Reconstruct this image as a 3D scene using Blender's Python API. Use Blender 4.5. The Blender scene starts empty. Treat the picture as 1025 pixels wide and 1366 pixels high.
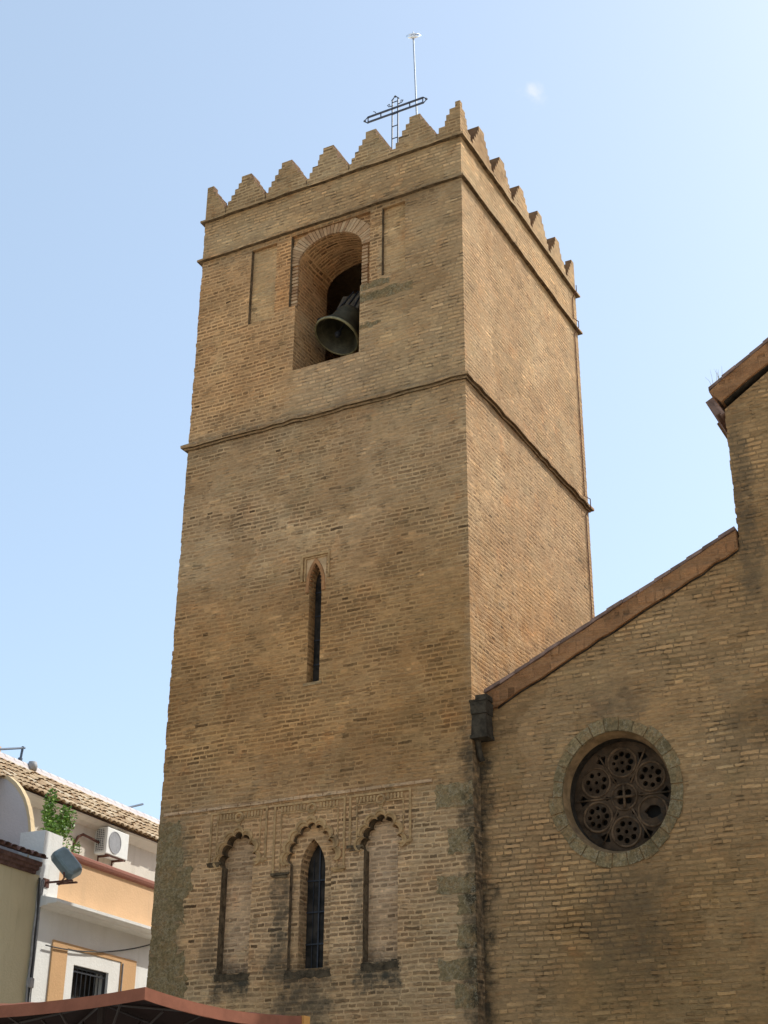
import bpy, bmesh, math, random
from mathutils import Vector, Matrix, noise as mnoise
R = math.radians
random.seed(7)
scene = bpy.context.scene
COL = scene.collection

# ------------------------------------------------------------------ camera, sky, sun, exposure
cam_d = bpy.data.cameras.new("camera")
cam_d.sensor_fit = 'VERTICAL'; cam_d.sensor_height = 36.0
cam_d.lens = 36.0 * 1896.82 / 1366.0
cam_d.clip_start = 0.05; cam_d.clip_end = 6000
cam = bpy.data.objects.new("camera", cam_d); COL.objects.link(cam)
fw = Vector((-0.42709508, 0.79308747, 0.43428338))
rt = Vector((0.88221701, 0.47077703, 0.00788237))
up = Vector((0.19819923, -0.38649871, 0.90074181))
M = Matrix.Identity(4)
for i in range(3):
    M[i][0], M[i][1], M[i][2] = rt[i], up[i], -fw[i]
    M[i][3] = (9.05476, -19.81967, 1.6)[i]
cam.matrix_world = M
scene.camera = cam

SUN = Vector((0.41, 0.54, 0.74)).normalized()          # direction towards the sun
sun_el = math.asin(SUN.z)
sun_d = bpy.data.lights.new("sun", 'SUN'); sun_d.energy = 1.85; sun_d.angle = R(0.53)
sun_d.color = (1.0, 0.985, 0.91)
sun = bpy.data.objects.new("sun", sun_d); COL.objects.link(sun)
sun.rotation_euler = SUN.to_track_quat('Z', 'Y').to_euler()
sun.location = (20, 20, 40)

world = bpy.data.worlds.new("World"); scene.world = world; world.use_nodes = True
wn = world.node_tree; wn.nodes.clear()
def wnode(t, **kw):
    n = wn.nodes.new(t)
    for k, v in kw.items(): setattr(n, k, v)
    return n
sky = wnode('ShaderNodeTexSky', sky_type='NISHITA', sun_disc=False)
sky.sun_elevation = sun_el
sky.sun_rotation = math.atan2(SUN.x, SUN.y)
sky.altitude = 0; sky.air_density = 1.0; sky.dust_density = 1.6; sky.ozone_density = 1.0
bg = wnode('ShaderNodeBackground'); bg.inputs['Strength'].default_value = 0.15
wo = wnode('ShaderNodeOutputWorld')
# a small wisp of cloud high on the right
geo = wnode('ShaderNodeTexCoord')
nz = wnode('ShaderNodeTexNoise'); nz.inputs['Scale'].default_value = 60; nz.inputs['Detail'].default_value = 6
wn.links.new(geo.outputs['Generated'], nz.inputs['Vector'])
cdir = (fw * 1896.8 + rt * (712 - 512.5) - up * (124 - 683)).normalized()
dt = wnode('ShaderNodeVectorMath', operation='DISTANCE'); dt.inputs[1].default_value = cdir
wn.links.new(geo.outputs['Generated'], dt.inputs[0])
mr = wnode('ShaderNodeMapRange', interpolation_type='SMOOTHSTEP')
mr.inputs[1].default_value = 0.0; mr.inputs[2].default_value = 0.014
mr.inputs[3].default_value = 1.0; mr.inputs[4].default_value = 0.0
wn.links.new(dt.outputs['Value'], mr.inputs[0])
mr2 = wnode('ShaderNodeMapRange', interpolation_type='SMOOTHSTEP')
mr2.inputs[1].default_value = 0.45; mr2.inputs[2].default_value = 0.75
wn.links.new(nz.outputs['Fac'], mr2.inputs[0])
mm = wnode('ShaderNodeMath', operation='MULTIPLY')
wn.links.new(mr.outputs[0], mm.inputs[0]); wn.links.new(mr2.outputs[0], mm.inputs[1])
mx = wnode('ShaderNodeMix', data_type='RGBA')
wn.links.new(mm.outputs[0], mx.inputs['Factor'])
hz = wnode('ShaderNodeMix', data_type='RGBA'); hz.inputs['Factor'].default_value = 0.55
wn.links.new(sky.outputs[0], hz.inputs['A']); hz.inputs['B'].default_value = (1.32, 1.64, 1.80, 1)
wn.links.new(hz.outputs['Result'], mx.inputs['A']); mx.inputs['B'].default_value = (2.5, 2.65, 2.75, 1)
wn.links.new(mx.outputs['Result'], bg.inputs['Color'])
wn.links.new(bg.outputs[0], wo.inputs['Surface'])

vs = scene.view_settings
vs.view_transform = 'Standard'; vs.look = 'None'; vs.exposure = 1.25; vs.gamma = 1.0
vs.use_curve_mapping = False

# ------------------------------------------------------------------ material helpers
class NT:
    def __init__(s, name):
        s.m = bpy.data.materials.new(name); s.m.use_nodes = True
        s.t = s.m.node_tree; s.t.nodes.clear()
        s.b = s.n('ShaderNodeBsdfPrincipled'); s.o = s.n('ShaderNodeOutputMaterial')
        s.t.links.new(s.b.outputs[0], s.o.inputs['Surface'])
        s.g = s.n('ShaderNodeNewGeometry')
        s.P = s.g.outputs['Position']
    def n(s, t, **kw):
        x = s.t.nodes.new(t)
        for k, v in kw.items(): setattr(x, k, v)
        return x
    def put(s, sock, v):
        if isinstance(v, bpy.types.NodeSocket): s.t.links.new(v, sock)
        elif v is not None:
            if isinstance(v, (tuple, list)) and len(v) == 3 and sock.type == 'RGBA': v = (*v, 1)
            sock.default_value = v
    def math(s, op, a, b=None, clamp=False):
        x = s.n('ShaderNodeMath', operation=op, use_clamp=clamp); s.put(x.inputs[0], a); s.put(x.inputs[1], b)
        return x.outputs[0]
    def vm(s, op, a, b=None):
        x = s.n('ShaderNodeVectorMath', operation=op); s.put(x.inputs[0], a); s.put(x.inputs[1], b); return x.outputs[0]
    def scale(s, a, k):
        x = s.n('ShaderNodeVectorMath', operation='SCALE'); s.put(x.inputs[0], a); x.inputs['Scale'].default_value = k; return x.outputs[0]
    def sep(s, v):
        x = s.n('ShaderNodeSeparateXYZ'); s.put(x.inputs[0], v); return x.outputs
    def comb(s, x_, y_, z_=0.0):
        x = s.n('ShaderNodeCombineXYZ')
        for i, v in enumerate((x_, y_, z_)): s.put(x.inputs[i], v)
        return x.outputs[0]
    def noise(s, v, sc, det=3.0, ro=0.55, col=False):
        x = s.n('ShaderNodeTexNoise'); s.put(x.inputs['Vector'], v)
        x.inputs['Scale'].default_value = sc; x.inputs['Detail'].default_value = det; x.inputs['Roughness'].default_value = ro
        return x.outputs['Color' if col else 'Fac']
    def mr(s, v, a, b, c=0.0, d=1.0, smooth=True):
        x = s.n('ShaderNodeMapRange', interpolation_type='SMOOTHSTEP' if smooth else 'LINEAR')
        s.put(x.inputs[0], v)
        for i, k in enumerate((a, b, c, d)): x.inputs[i + 1].default_value = k
        return x.outputs[0]
    def mix(s, f, a, b, mode='MIX'):
        x = s.n('ShaderNodeMix', data_type='RGBA', blend_type=mode)
        s.put(x.inputs['Factor'], f); s.put(x.inputs['A'], a); s.put(x.inputs['B'], b)
        return x.outputs['Result']
    def fmix(s, f, a, b):
        x = s.n('ShaderNodeMix', data_type='FLOAT')
        s.put(x.inputs[0], f); s.put(x.inputs[2], a); s.put(x.inputs[3], b); return x.outputs[0]
    def ramp(s, f, stops, const=False):
        x = s.n('ShaderNodeValToRGB'); e = x.color_ramp.elements
        if const: x.color_ramp.interpolation = 'CONSTANT'
        while len(e) < len(stops): e.new(0.5)
        for k, (p, c) in zip(e, stops): k.position = p; k.color = (*c, 1)
        s.put(x.inputs[0], f); return x.outputs[0]
    def bump(s, h, dist=0.02, st=1.0, prev=None):
        x = s.n('ShaderNodeBump'); s.put(x.inputs['Height'], h)
        x.inputs['Distance'].default_value = dist; x.inputs['Strength'].default_value = st
        if prev: s.put(x.inputs['Normal'], prev)
        return x.outputs[0]
    def done(s, color=None, rough=0.9, normal=None, metal=0.0, spec=None):
        s.put(s.b.inputs['Base Color'], color); s.put(s.b.inputs['Roughness'], rough)
        s.b.inputs['Metallic'].default_value = metal
        if spec is not None: s.b.inputs['Specular IOR Level'].default_value = spec
        if normal: s.put(s.b.inputs['Normal'], normal)
        return s.m
    def random(s): return s.g.outputs['Random Per Island']

def zone(t, p, x0, x1, z0, z1, sx, sz):
    """soft box mask in x and z of the (jittered) position p"""
    a = t.math('MULTIPLY', t.mr(p[0], x0 - sx, x0 + sx), t.mr(p[0], x1 - sx, x1 + sx, 1, 0))
    b = t.math('MULTIPLY', t.mr(p[2], z0 - sz, z0 + sz), t.mr(p[2], z1 - sz, z1 + sz, 1, 0))
    return t.math('MULTIPLY', a, b)

def brick_mat(name, base, c_lo, c_hi, stains=(), tints=(), zones=(), row=0.082, bumpd=0.014, light=1.0, t_fleck=0.40):
    """thin bricks in alternating header and stretcher courses with thick joints.
    c_lo..c_hi: how much lighter (+) or darker (-) the bricks are than their joints, drifting over the wall"""
    t = NT(name)
    P = t.P
    Nx, Ny, Nz = [t.math('ABSOLUTE', k) for k in t.sep(t.g.outputs['True Normal'])[:3]]
    px, py, pz = t.sep(P)[:3]
    isx = t.math('GREATER_THAN', Nx, 0.7); isz = t.math('GREATER_THAN', Nz, 0.7)
    u0 = t.fmix(isx, px, py); v0 = t.fmix(isz, pz, py)
    uv0 = t.comb(u0, v0)
    w1 = t.scale(t.vm('SUBTRACT', t.noise(uv0, 1.3, 2.0, 0.5, col=True), (0.5, 0.5, 0.5)), 0.07)
    w2 = t.scale(t.vm('SUBTRACT', t.noise(uv0, 16.0, 2.0, 0.6, col=True), (0.5, 0.5, 0.5)), 0.028)
    u, v = t.sep(t.vm('ADD', t.vm('ADD', uv0, w1), w2))[:2]
    rv = t.math('DIVIDE', v, row); ri = t.math('FLOOR', rv); fv = t.math('SUBTRACT', rv, ri)
    head = t.math('GREATER_THAN', t.math('FRACT', t.math('MULTIPLY', ri, 0.5)), 0.25)
    wid = t.fmix(head, 0.285, 0.1425)
    ru = t.math('ADD', t.math('DIVIDE', u, wid), t.math('MULTIPLY', t.math('FRACT', t.math('MULTIPLY', ri, 0.317)), 1.0))
    ci = t.math('FLOOR', ru); fu = t.math('SUBTRACT', ru, ci)
    wn_ = t.n('ShaderNodeTexWhiteNoise', noise_dimensions='3D'); t.put(wn_.inputs['Vector'], t.comb(ci, ri, head))
    r1, r2, r3 = t.sep(wn_.outputs['Color'])[:3]
    dv = t.math('ABSOLUTE', t.math('SUBTRACT', fv, 0.5))
    mv = t.mr(dv, 0.22, 0.36, 1, 0)
    du = t.math('MULTIPLY', t.math('MINIMUM', fu, t.math('SUBTRACT', 1.0, fu)), wid)
    mu = t.mr(du, 0.004, 0.016)
    mask = t.math('MULTIPLY', mv, mu)
    # ground tone of the wall
    big = t.noise(P, 0.7, 6.0, 0.65)
    col = t.ramp(big, base)
    med = t.noise(t.comb(t.math('MULTIPLY', u0, 1.6), t.math('MULTIPLY', v0, 3.4)), 1.0, 6.0, 0.7)
    col = t.mix(1.0, col, t.ramp(med, [(0.3, (0.80, 0.81, 0.80)), (0.5, (1, 1, 1)), (0.7, (1.14, 1.10, 1.02))]), 'MULTIPLY')
    ol = t.noise(t.vm('ADD', P, (13.0, 5.0, 3.0)), 1.4, 6.0, 0.7)
    col = t.mix(t.mr(ol, 0.52, 0.70, 0, 0.40), col, t.mix(1.0, col, (0.84, 0.92, 0.90), 'MULTIPLY'))
    rd = t.noise(t.vm('ADD', P, (3.0, 25.0, 9.0)), 1.9, 6.0, 0.7)
    col = t.mix(t.mr(rd, 0.54, 0.72, 0, 0.5), col, t.mix(1.0, col, (1.10, 0.88, 0.74), 'MULTIPLY'))
    jit = t.scale(t.vm('SUBTRACT', t.noise(P, 3.2, 5.0, 0.7, col=True), (0.5, 0.5, 0.5)), 0.9)
    pj = t.sep(t.vm('ADD', P, jit))
    # repaired patches: irregular cells with their own tone
    vo = t.n('ShaderNodeTexVoronoi', feature='F1'); vo.inputs['Randomness'].default_value = 1.0
    t.put(vo.inputs['Vector'], t.vm('ADD', t.comb(t.math('MULTIPLY', u0, 0.62), t.math('MULTIPLY', v0, 0.95), isx), t.scale(t.vm('SUBTRACT', t.noise(P, 2.2, 4.0, 0.6, col=True), (0.5, 0.5, 0.5)), 0.55)))
    vo.inputs['Scale'].default_value = 1.0
    q1, q2, q3 = t.sep(vo.outputs['Color'])[:3]
    col = t.mix(1.0, col, t.ramp(q1, [(0.0, (0.87, 0.84, 0.80)), (0.35, (0.98, 0.97, 0.96)), (0.7, (1.02, 1.02, 1.03)), (1.0, (1.13, 1.10, 1.06))]), 'MULTIPLY')
    # contrast of brick against joint
    cn = t.mr(t.noise(t.vm('ADD', P, (7.0, 0, 2.0)), 0.9, 5.0, 0.65), 0.36, 0.62)
    con = t.fmix(cn, c_lo, c_hi)
    for (x0, x1, z0, z1, sx, sz, val) in zones:
        con = t.fmix(zone(t, pj, x0, x1, z0, z1, sx, sz), con, val)
    con = t.math('ADD', con, t.math('MULTIPLY', t.math('SUBTRACT', q2, 0.5), 0.22))
    con = t.math('MULTIPLY', con, t.math('ADD', 0.35, t.math('MULTIPLY', r1, 1.1)))
    k = t.math('ADD', 1.0, t.math('MULTIPLY', con, t.math('SUBTRACT', mask, 0.42)))
    k = t.math('ADD', k, t.math('MULTIPLY', mask, t.math('MULTIPLY', t.math('SUBTRACT', r2, 0.5), 0.26)))
    k = t.math('ADD', k, t.math('MULTIPLY', mask, t.mr(r3, 0.955, 0.965, 0, 0.30)))
    k = t.math('SUBTRACT', k, t.math('MULTIPLY', mask, t.mr(r3, 0.035, 0.03, 0, 0.28)))
    fine = t.noise(t.comb(t.math('MULTIPLY', u0, 9.0), t.math('MULTIPLY', v0, 34.0)), 1.0, 4.0, 0.7)
    k = t.math('ADD', k, t.mr(fine, 0.25, 0.75, -0.30, 0.30, smooth=False))
    fl = t.mr(t.noise(t.vm('ADD', P, (21.0, 2.0, 6.0)), 1.1, 5.0, 0.72), 0.54, 0.64)
    k = t.math('ADD', k, t.math('MULTIPLY', t.math('MULTIPLY', mask, fl), t.mr(r2, 0.72, 0.80, 0, t_fleck)))
    # short open joints
    dash = t.noise(t.comb(t.math('MULTIPLY', u, 4.0), t.math('MULTIPLY', ri, 7.7)), 1.0, 2.0, 0.5)
    dd = t.math('MULTIPLY', t.mr(dash, 0.60, 0.66), t.math('SUBTRACT', 1.0, mv))
    k = t.math('SUBTRACT', k, t.math('MULTIPLY', dd, 0.34))
    kk = t.math('MULTIPLY', t.math('MAXIMUM', k, 0.2), light)
    col = t.mix(1.0, col, t.comb(kk, kk, kk), 'MULTIPLY')
    col = t.mix(t.math('MULTIPLY', mask, t.math('MULTIPLY', r1, 0.5)), col, t.mix(1.0, col, (1.06, 0.93, 0.84), 'MULTIPLY'))
    for (x0, x1, z0, z1, sx, sz, tint, amt) in tints:
        col = t.mix(t.math('MULTIPLY', zone(t, pj, x0, x1, z0, z1, sx, sz), amt), col, t.mix(1.0, col, tint, 'MULTIPLY'))
    for (x0, x1, z0, z1, sx, sz, c, amt) in stains:
        brk = t.mr(t.noise(P, 5.0, 5.0, 0.7), 0.3, 0.62)
        f = t.math('MULTIPLY', zone(t, pj, x0, x1, z0, z1, sx, sz), t.math('MULTIPLY', t.math('ADD', t.math('MULTIPLY', brk, 0.7), 0.3), amt))
        col = t.mix(f, col, c)
    clear = t.mr(t.noise(t.vm('ADD', P, (1.0, 8.0, 4.0)), 1.5, 5.0, 0.7), 0.38, 0.66, 0.05, 0.9)
    h = t.math('MULTIPLY', t.math('MULTIPLY', mask, clear), t.math('ADD', 0.35, t.math('MULTIPLY', r2, 1.2)))
    h = t.math('ADD', h, t.math('MULTIPLY', fine, 0.9))
    h = t.math('ADD', h, t.math('MULTIPLY', t.noise(P, 28.0, 3.0, 0.6), 0.9))
    h = t.math('SUBTRACT', h, t.math('MULTIPLY', dd, 1.0))
    h = t.math('ADD', h, t.math('MULTIPLY', med, 1.0))
    return t.done(col, 0.93, t.bump(h, bumpd, 1.0), spec=0.15)

def plain(name, color, rough=0.8, var=0.15, sc=4.0, metal=0.0, bumpd=0.0, bsc=40.0, rand=0.0, dirt=None):
    t = NT(name)
    n = t.noise(t.P, sc, 5.0, 0.65)
    lo = tuple(c * (1 - var) for c in color); hi = tuple(min(1, c * (1 + var)) for c in color)
    col = t.mix(t.mr(n, 0.3, 0.7), lo, hi)
    if dirt:
        col = t.mix(t.mr(t.noise(t.P, sc * 0.6, 6.0, 0.7), 0.52, 0.7, 0, dirt[1]), col, dirt[0])
    if rand:
        k = t.random()
        col = t.mix(1.0, col, t.ramp(k, [(0, (1 - rand,) * 3), (1, (1 + rand,) * 3)]), 'MULTIPLY')
    nm = t.bump(t.noise(t.P, bsc, 5.0, 0.6), bumpd) if bumpd else None
    return t.done(col, rough, nm, metal, spec=0.12 if rough >= 0.8 else None)

BASE = [(0.3, (0.375, 0.226, 0.112)), (0.45, (0.425, 0.266, 0.136)), (0.6, (0.46, 0.300, 0.159)), (0.75, (0.50, 0.340, 0.188))]
BASEN = [(0.3, (0.265, 0.154, 0.070)), (0.45, (0.315, 0.190, 0.089)), (0.6, (0.345, 0.213, 0.102)), (0.75, (0.385, 0.247, 0.125))]
DARK = (0.05, 0.044, 0.032); BLACKISH = (0.04, 0.033, 0.022)
MAT = {}
MAT['brick'] = brick_mat('tower_brick', BASE, -0.58, -0.06,
    zones=[(-5.3, -0.6, 4.0, 7.5, 0.2, 0.3, -0.52), (-6.5, -3.7, 15.0, 18.2, 0.3, 0.6, -0.5), (-7, 7, 19.3, 20.2, 1, 0.15, 0.35), (-1.9, 0.3, 14.2, 19, 0.3, 0.6, 0.25), (-3.6, -1.6, 14.9, 15.9, 0.3, 0.2, 0.25), (-4.14, -1.72, 17.4, 19.2, 0.05, 0.1, -0.5)],
    tints=[(-7, 7, 19.2, 23, 1, 0.25, (0.93, 0.96, 0.95), 0.8),
           (-1.9, -0.02, 14.0, 19.2, 0.35, 0.8, (0.86, 0.88, 0.87), 0.85),
           (-6.5, -3.5, 15.1, 19.1, 0.4, 0.5, (1.10, 0.98, 0.86), 0.85),
           (-4.14, -1.72, 17.4, 19.2, 0.06, 0.1, (1.04, 0.90, 0.78), 0.7),
           (-3.9, -1.4, 14.95, 15.95, 0.4, 0.25, (0.92, 0.95, 0.99), 0.85),
           (-1.6, -0.02, 7.6, 13.0, 0.5, 0.8, (0.93, 0.93, 0.90), 0.7),
           (-7, -0.02, 7.6, 11.6, 0.2, 1.2, (0.88, 0.76, 0.60), 0.95),
           (-5.2, -1.1, 4.9, 7.5, 0.15, 0.3, (1.10, 1.06, 1.06), 0.85)],
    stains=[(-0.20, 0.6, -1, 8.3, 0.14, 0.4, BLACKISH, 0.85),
            (-6.3, -5.4, 2.0, 7.5, 0.14, 0.25, (0.19, 0.15, 0.09), 0.7),
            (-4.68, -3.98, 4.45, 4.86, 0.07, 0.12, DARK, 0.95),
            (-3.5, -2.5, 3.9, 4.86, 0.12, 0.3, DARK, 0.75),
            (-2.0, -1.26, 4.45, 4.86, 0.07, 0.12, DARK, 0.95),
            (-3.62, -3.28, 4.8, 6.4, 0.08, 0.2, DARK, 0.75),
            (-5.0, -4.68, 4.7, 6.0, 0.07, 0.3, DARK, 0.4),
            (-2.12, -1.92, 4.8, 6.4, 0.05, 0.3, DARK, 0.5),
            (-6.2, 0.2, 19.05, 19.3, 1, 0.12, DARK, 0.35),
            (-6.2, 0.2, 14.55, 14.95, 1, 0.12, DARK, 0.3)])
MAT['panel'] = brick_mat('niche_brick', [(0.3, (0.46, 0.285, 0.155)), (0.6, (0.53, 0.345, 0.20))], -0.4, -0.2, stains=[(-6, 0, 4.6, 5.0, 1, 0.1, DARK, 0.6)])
MAT['patch'] = brick_mat('recess_brick', [(0.3, (0.43, 0.265, 0.125)), (0.6, (0.50, 0.32, 0.16))], -0.3, 0.1)
MAT['nave'] = brick_mat('church_brick', BASEN, -0.1, 0.50,
    zones=[(0.2, 2.2, 4.6, 7.4, 0.4, 0.6, 0.60), (2.8, 5.5, 3.5, 6.0, 0.5, 0.6, 0.1), (0.3, 1.4, 7.2, 8.6, 0.3, 0.4, 0.15)],
    tints=[(1.0, 14, -1, 6.2, 0.6, 0.8, (0.86, 0.82, 0.72), 0.8), (4.0, 14, 6, 20, 0.5, 1, (0.96, 0.94, 0.90), 0.8)],
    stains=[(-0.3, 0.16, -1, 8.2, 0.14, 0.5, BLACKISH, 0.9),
            (1.65, 2.85, 4.4, 6.0, 0.25, 0.5, DARK, 0.45),
            (1.8, 2.7, 8.2, 8.7, 0.2, 0.15, (0.05, 0.038, 0.028), 0.45),
            (4.42, 4.75, 9.6, 12.9, 0.08, 0.5, DARK, 0.55),
            (3.7, 6.0, 7.4, 8.2, 0.5, 0.25, DARK, 0.4)])
MAT['trim'] = brick_mat('moulding_brick', [(0.3, (0.27, 0.165, 0.078)), (0.6, (0.36, 0.235, 0.118))], -0.2, 0.2, bumpd=0.02)
t = NT('voussoir_brick')
c = t.ramp(t.random(), [(0, (0.30, 0.165, 0.085)), (0.5, (0.42, 0.255, 0.135)), (1, (0.49, 0.33, 0.19))])
c = t.mix(1.0, c, t.ramp(t.noise(t.P, 9, 4, 0.6), [(0.3, (0.8, 0.8, 0.8)), (0.7, (1.15, 1.12, 1.1))]), 'MULTIPLY')
MAT['voussoir'] = t.done(c, 0.92, t.bump(t.noise(t.P, 45, 4, 0.6), 0.01), spec=0.15)
MAT['terracotta'] = plain('orange_terracotta', (0.36, 0.175, 0.075), 0.9, 0.25, 8, bumpd=0.006)
MAT['spandrel'] = plain('pale_spandrel_plaster', (0.50, 0.32, 0.17), 0.92, 0.2, 6, bumpd=0.01)
MAT['alfiz'] = plain('moulded_brick_trim', (0.41, 0.25, 0.115), 0.93, 0.3, 5, bumpd=0.014, bsc=25, dirt=((0.2, 0.125, 0.065), 0.85))
MAT['dirt_and_shade'] = plain('dirt_and_shade_stone', (0.12, 0.082, 0.047), 0.97, 0.5, 9, bumpd=0.02, bsc=18, dirt=((0.2, 0.135, 0.07), 0.75))  # real dirt plus recess and underside shade mixed into one colour
t = NT('grey_stone')
c = t.ramp(t.noise(t.P, 11, 8, 0.82), [(0.28, (0.13, 0.09, 0.043)), (0.45, (0.235, 0.168, 0.084)), (0.6, (0.315, 0.23, 0.122)), (0.75, (0.48, 0.37, 0.225))])
c = t.mix(t.mr(t.noise(t.P, 2.3, 5, 0.7), 0.48, 0.66, 0, 0.7), c, (0.165, 0.12, 0.06))
c = t.mix(1.0, c, t.ramp(t.random(), [(0, (0.75, 0.75, 0.74)), (1, (1.15, 1.13, 1.1))]), 'MULTIPLY')
pj = t.sep(t.vm('ADD', t.P, t.scale(t.vm('SUBTRACT', t.noise(t.P, 3.2, 5.0, 0.7, col=True), (0.5, 0.5, 0.5)), 0.9)))
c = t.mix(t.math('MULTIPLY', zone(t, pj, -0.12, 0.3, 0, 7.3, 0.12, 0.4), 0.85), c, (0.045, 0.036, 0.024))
c = t.mix(t.math('MULTIPLY', t.mr(t.noise(t.P, 3.6, 6, 0.75), 0.49, 0.58), 0.7), c, (0.30, 0.185, 0.085))
c = t.mix(1.0, c, t.ramp(t.noise(t.P, 24, 6, 0.75), [(0.32, (0.55, 0.56, 0.55)), (0.5, (1, 1, 1)), (0.68, (1.45, 1.42, 1.36))]), 'MULTIPLY')
vein = t.math('ABSOLUTE', t.math('SUBTRACT', t.noise(t.P, 2.6, 6, 0.7), 0.5))
c = t.mix(t.math('MULTIPLY', t.mr(vein, 0.0, 0.022, 1, 0), 0.5), c, (0.42, 0.34, 0.22))
MAT['stone'] = t.done(c, 0.95, t.bump(t.noise(t.P, 16, 8, 0.8), 0.045), spec=0.08)
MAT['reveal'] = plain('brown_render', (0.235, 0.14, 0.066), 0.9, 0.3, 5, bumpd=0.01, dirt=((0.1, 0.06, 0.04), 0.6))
MAT['sill'] = plain('stained_sill', (0.07, 0.05, 0.03), 0.97, 0.5, 8, bumpd=0.02, bsc=18, dirt=((0.17, 0.11, 0.06), 0.7))
MAT['ribs'] = plain('worn_tracery_rib', (0.12, 0.072, 0.04), 0.95, 0.5, 5, bumpd=0.01, dirt=((0.05, 0.036, 0.024), 0.9))
MAT['deep_shade'] = plain('deep_shade_stone', (0.04, 0.03, 0.021), 0.97, 0.5, 6, bumpd=0.015, dirt=((0.11, 0.07, 0.04), 0.6))  # near-black stone with shadow put into the colour
MAT['tracery'] = plain('terracotta_tracery', (0.062, 0.038, 0.022), 0.95, 0.5, 4, bumpd=0.015, dirt=((0.036, 0.032, 0.026), 0.9))
MAT['iron'] = plain('dark_iron', (0.03, 0.032, 0.04), 0.55, 0.3, 10, metal=0.4)
MAT['cross_iron'] = plain('painted_iron', (0.06, 0.065, 0.085), 0.5, 0.3, 10, metal=0.3)
MAT['steel'] = plain('galvanised_steel', (0.42, 0.43, 0.45), 0.4, 0.15, 20, metal=0.8)
MAT['chrome'] = plain('polished_steel', (0.85, 0.87, 0.9), 0.12, 0.05, 20, metal=1.0)
MAT['bronze'] = plain('weathered_bronze', (0.06, 0.052, 0.03), 0.55, 0.4, 6, metal=0.35, bumpd=0.004, dirt=((0.10, 0.095, 0.055), 0.7))
MAT['bronze_lip'] = plain('worn_bronze_rim', (0.20, 0.17, 0.085), 0.5, 0.4, 9, metal=0.35)
MAT['wood'] = plain('grey_old_wood', (0.10, 0.08, 0.058), 0.85, 0.35, 12, bumpd=0.01)
MAT['void'] = plain('dark_inside', (0.02, 0.018, 0.016), 0.9, 0.2, 3)
t = NT('dark_leaded_glass')
c = t.mix(t.mr(t.noise(t.P, 5, 4, 0.6), 0.35, 0.65), (0.014, 0.012, 0.010), (0.045, 0.036, 0.028))
MAT['glass'] = t.done(c, 0.6, t.bump(t.noise(t.P, 9, 2), 0.004), spec=0.12)
MAT['coping'] = brick_mat('coping_brick', [(0.3, (0.25, 0.122, 0.055)), (0.5, (0.345, 0.172, 0.078)), (0.7, (0.40, 0.212, 0.10))], -0.15, 0.15, bumpd=0.03, row=0.3)
MAT['coping_tile'] = plain('coping_tile', (0.20, 0.125, 0.095), 0.85, 0.3, 6, bumpd=0.01, rand=0.3)
t = NT('roof_tile')
c = t.ramp(t.random(), [(0, (0.38, 0.25, 0.14)), (0.4, (0.50, 0.355, 0.21)), (0.75, (0.58, 0.44, 0.28)), (1, (0.66, 0.55, 0.40))])
c = t.mix(1.0, c, t.ramp(t.noise(t.P, 12, 5, 0.7), [(0.3, (0.7, 0.68, 0.66)), (0.7, (1.15, 1.13, 1.1))]), 'MULTIPLY')
MAT['tile'] = t.done(c, 0.9, t.bump(t.noise(t.P, 40, 4), 0.008))
MAT['tile_dark'] = plain('dark_roof_tile', (0.15, 0.085, 0.07), 0.9, 0.3, 8, rand=0.3, bumpd=0.01)
def plaster(name, c, dirt, amt=0.4, sc=1.6):
    t = NT(name)
    col = t.mix(t.mr(t.noise(t.P, sc, 6, 0.6), 0.3, 0.7), tuple(k * 0.93 for k in c), c)
    px, py, pz = t.sep(t.P)[:3]
    run = t.noise(t.comb(t.math('MULTIPLY', px, 5.0), t.math('MULTIPLY', py, 5.0), t.math('MULTIPLY', pz, 0.7)), 1.0, 5, 0.65)
    col = t.mix(t.mr(run, 0.52, 0.75, 0, amt), col, dirt)
    return t.done(col, 0.9, t.bump(t.noise(t.P, 22, 5, 0.6), 0.008), spec=0.2)
MAT['white'] = plaster('white_limewash', (0.80, 0.78, 0.74), (0.55, 0.51, 0.44), 0.3)
MAT['cream'] = plaster('cream_limewash', (0.70, 0.64, 0.55), (0.45, 0.40, 0.32), 0.4)
MAT['orange'] = plaster('orange_render', (0.72, 0.47, 0.27), (0.56, 0.38, 0.23), 0.4)
MAT['ochre'] = plaster('ochre_paint', (0.62, 0.375, 0.19), (0.5, 0.33, 0.19), 0.3)
MAT['ochre_light'] = plaster('pale_ochre_paint', (0.68, 0.52, 0.32), (0.5, 0.37, 0.2), 0.3)
MAT['maroon'] = plaster('maroon_brick_coping', (0.28, 0.12, 0.085), (0.19, 0.09, 0.07), 0.5, 3)
MAT['yellow'] = plaster('yellowed_render', (0.60, 0.50, 0.31), (0.38, 0.30, 0.17), 0.5)
MAT['lavender'] = plaster('greyish_white_render', (0.62, 0.56, 0.55), (0.5, 0.44, 0.44), 0.4)
MAT['acwhite'] = plain('white_enamel', (0.78, 0.77, 0.72), 0.45, 0.04, 6)
MAT['acgrey'] = plain('grey_fan_grille', (0.30, 0.30, 0.31), 0.6, 0.1, 6)
MAT['acdark'] = plain('dark_coil', (0.05, 0.05, 0.055), 0.7, 0.2, 6)
MAT['rust'] = plain('rusted_iron', (0.13, 0.06, 0.045), 0.8, 0.35, 14)
MAT['lamp_grey'] = plain('blue_grey_lamp_paint', (0.17, 0.22, 0.23), 0.45, 0.15, 6)
MAT['lamp_glass'] = plain('lamp_glass', (0.5, 0.52, 0.55), 0.1, 0.05, 6)
MAT['cable'] = plain('black_cable', (0.03, 0.028, 0.027), 0.7, 0.2, 8)
MAT['greycable'] = plain('grey_conduit', (0.30, 0.28, 0.27), 0.7, 0.2, 8)
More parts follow.
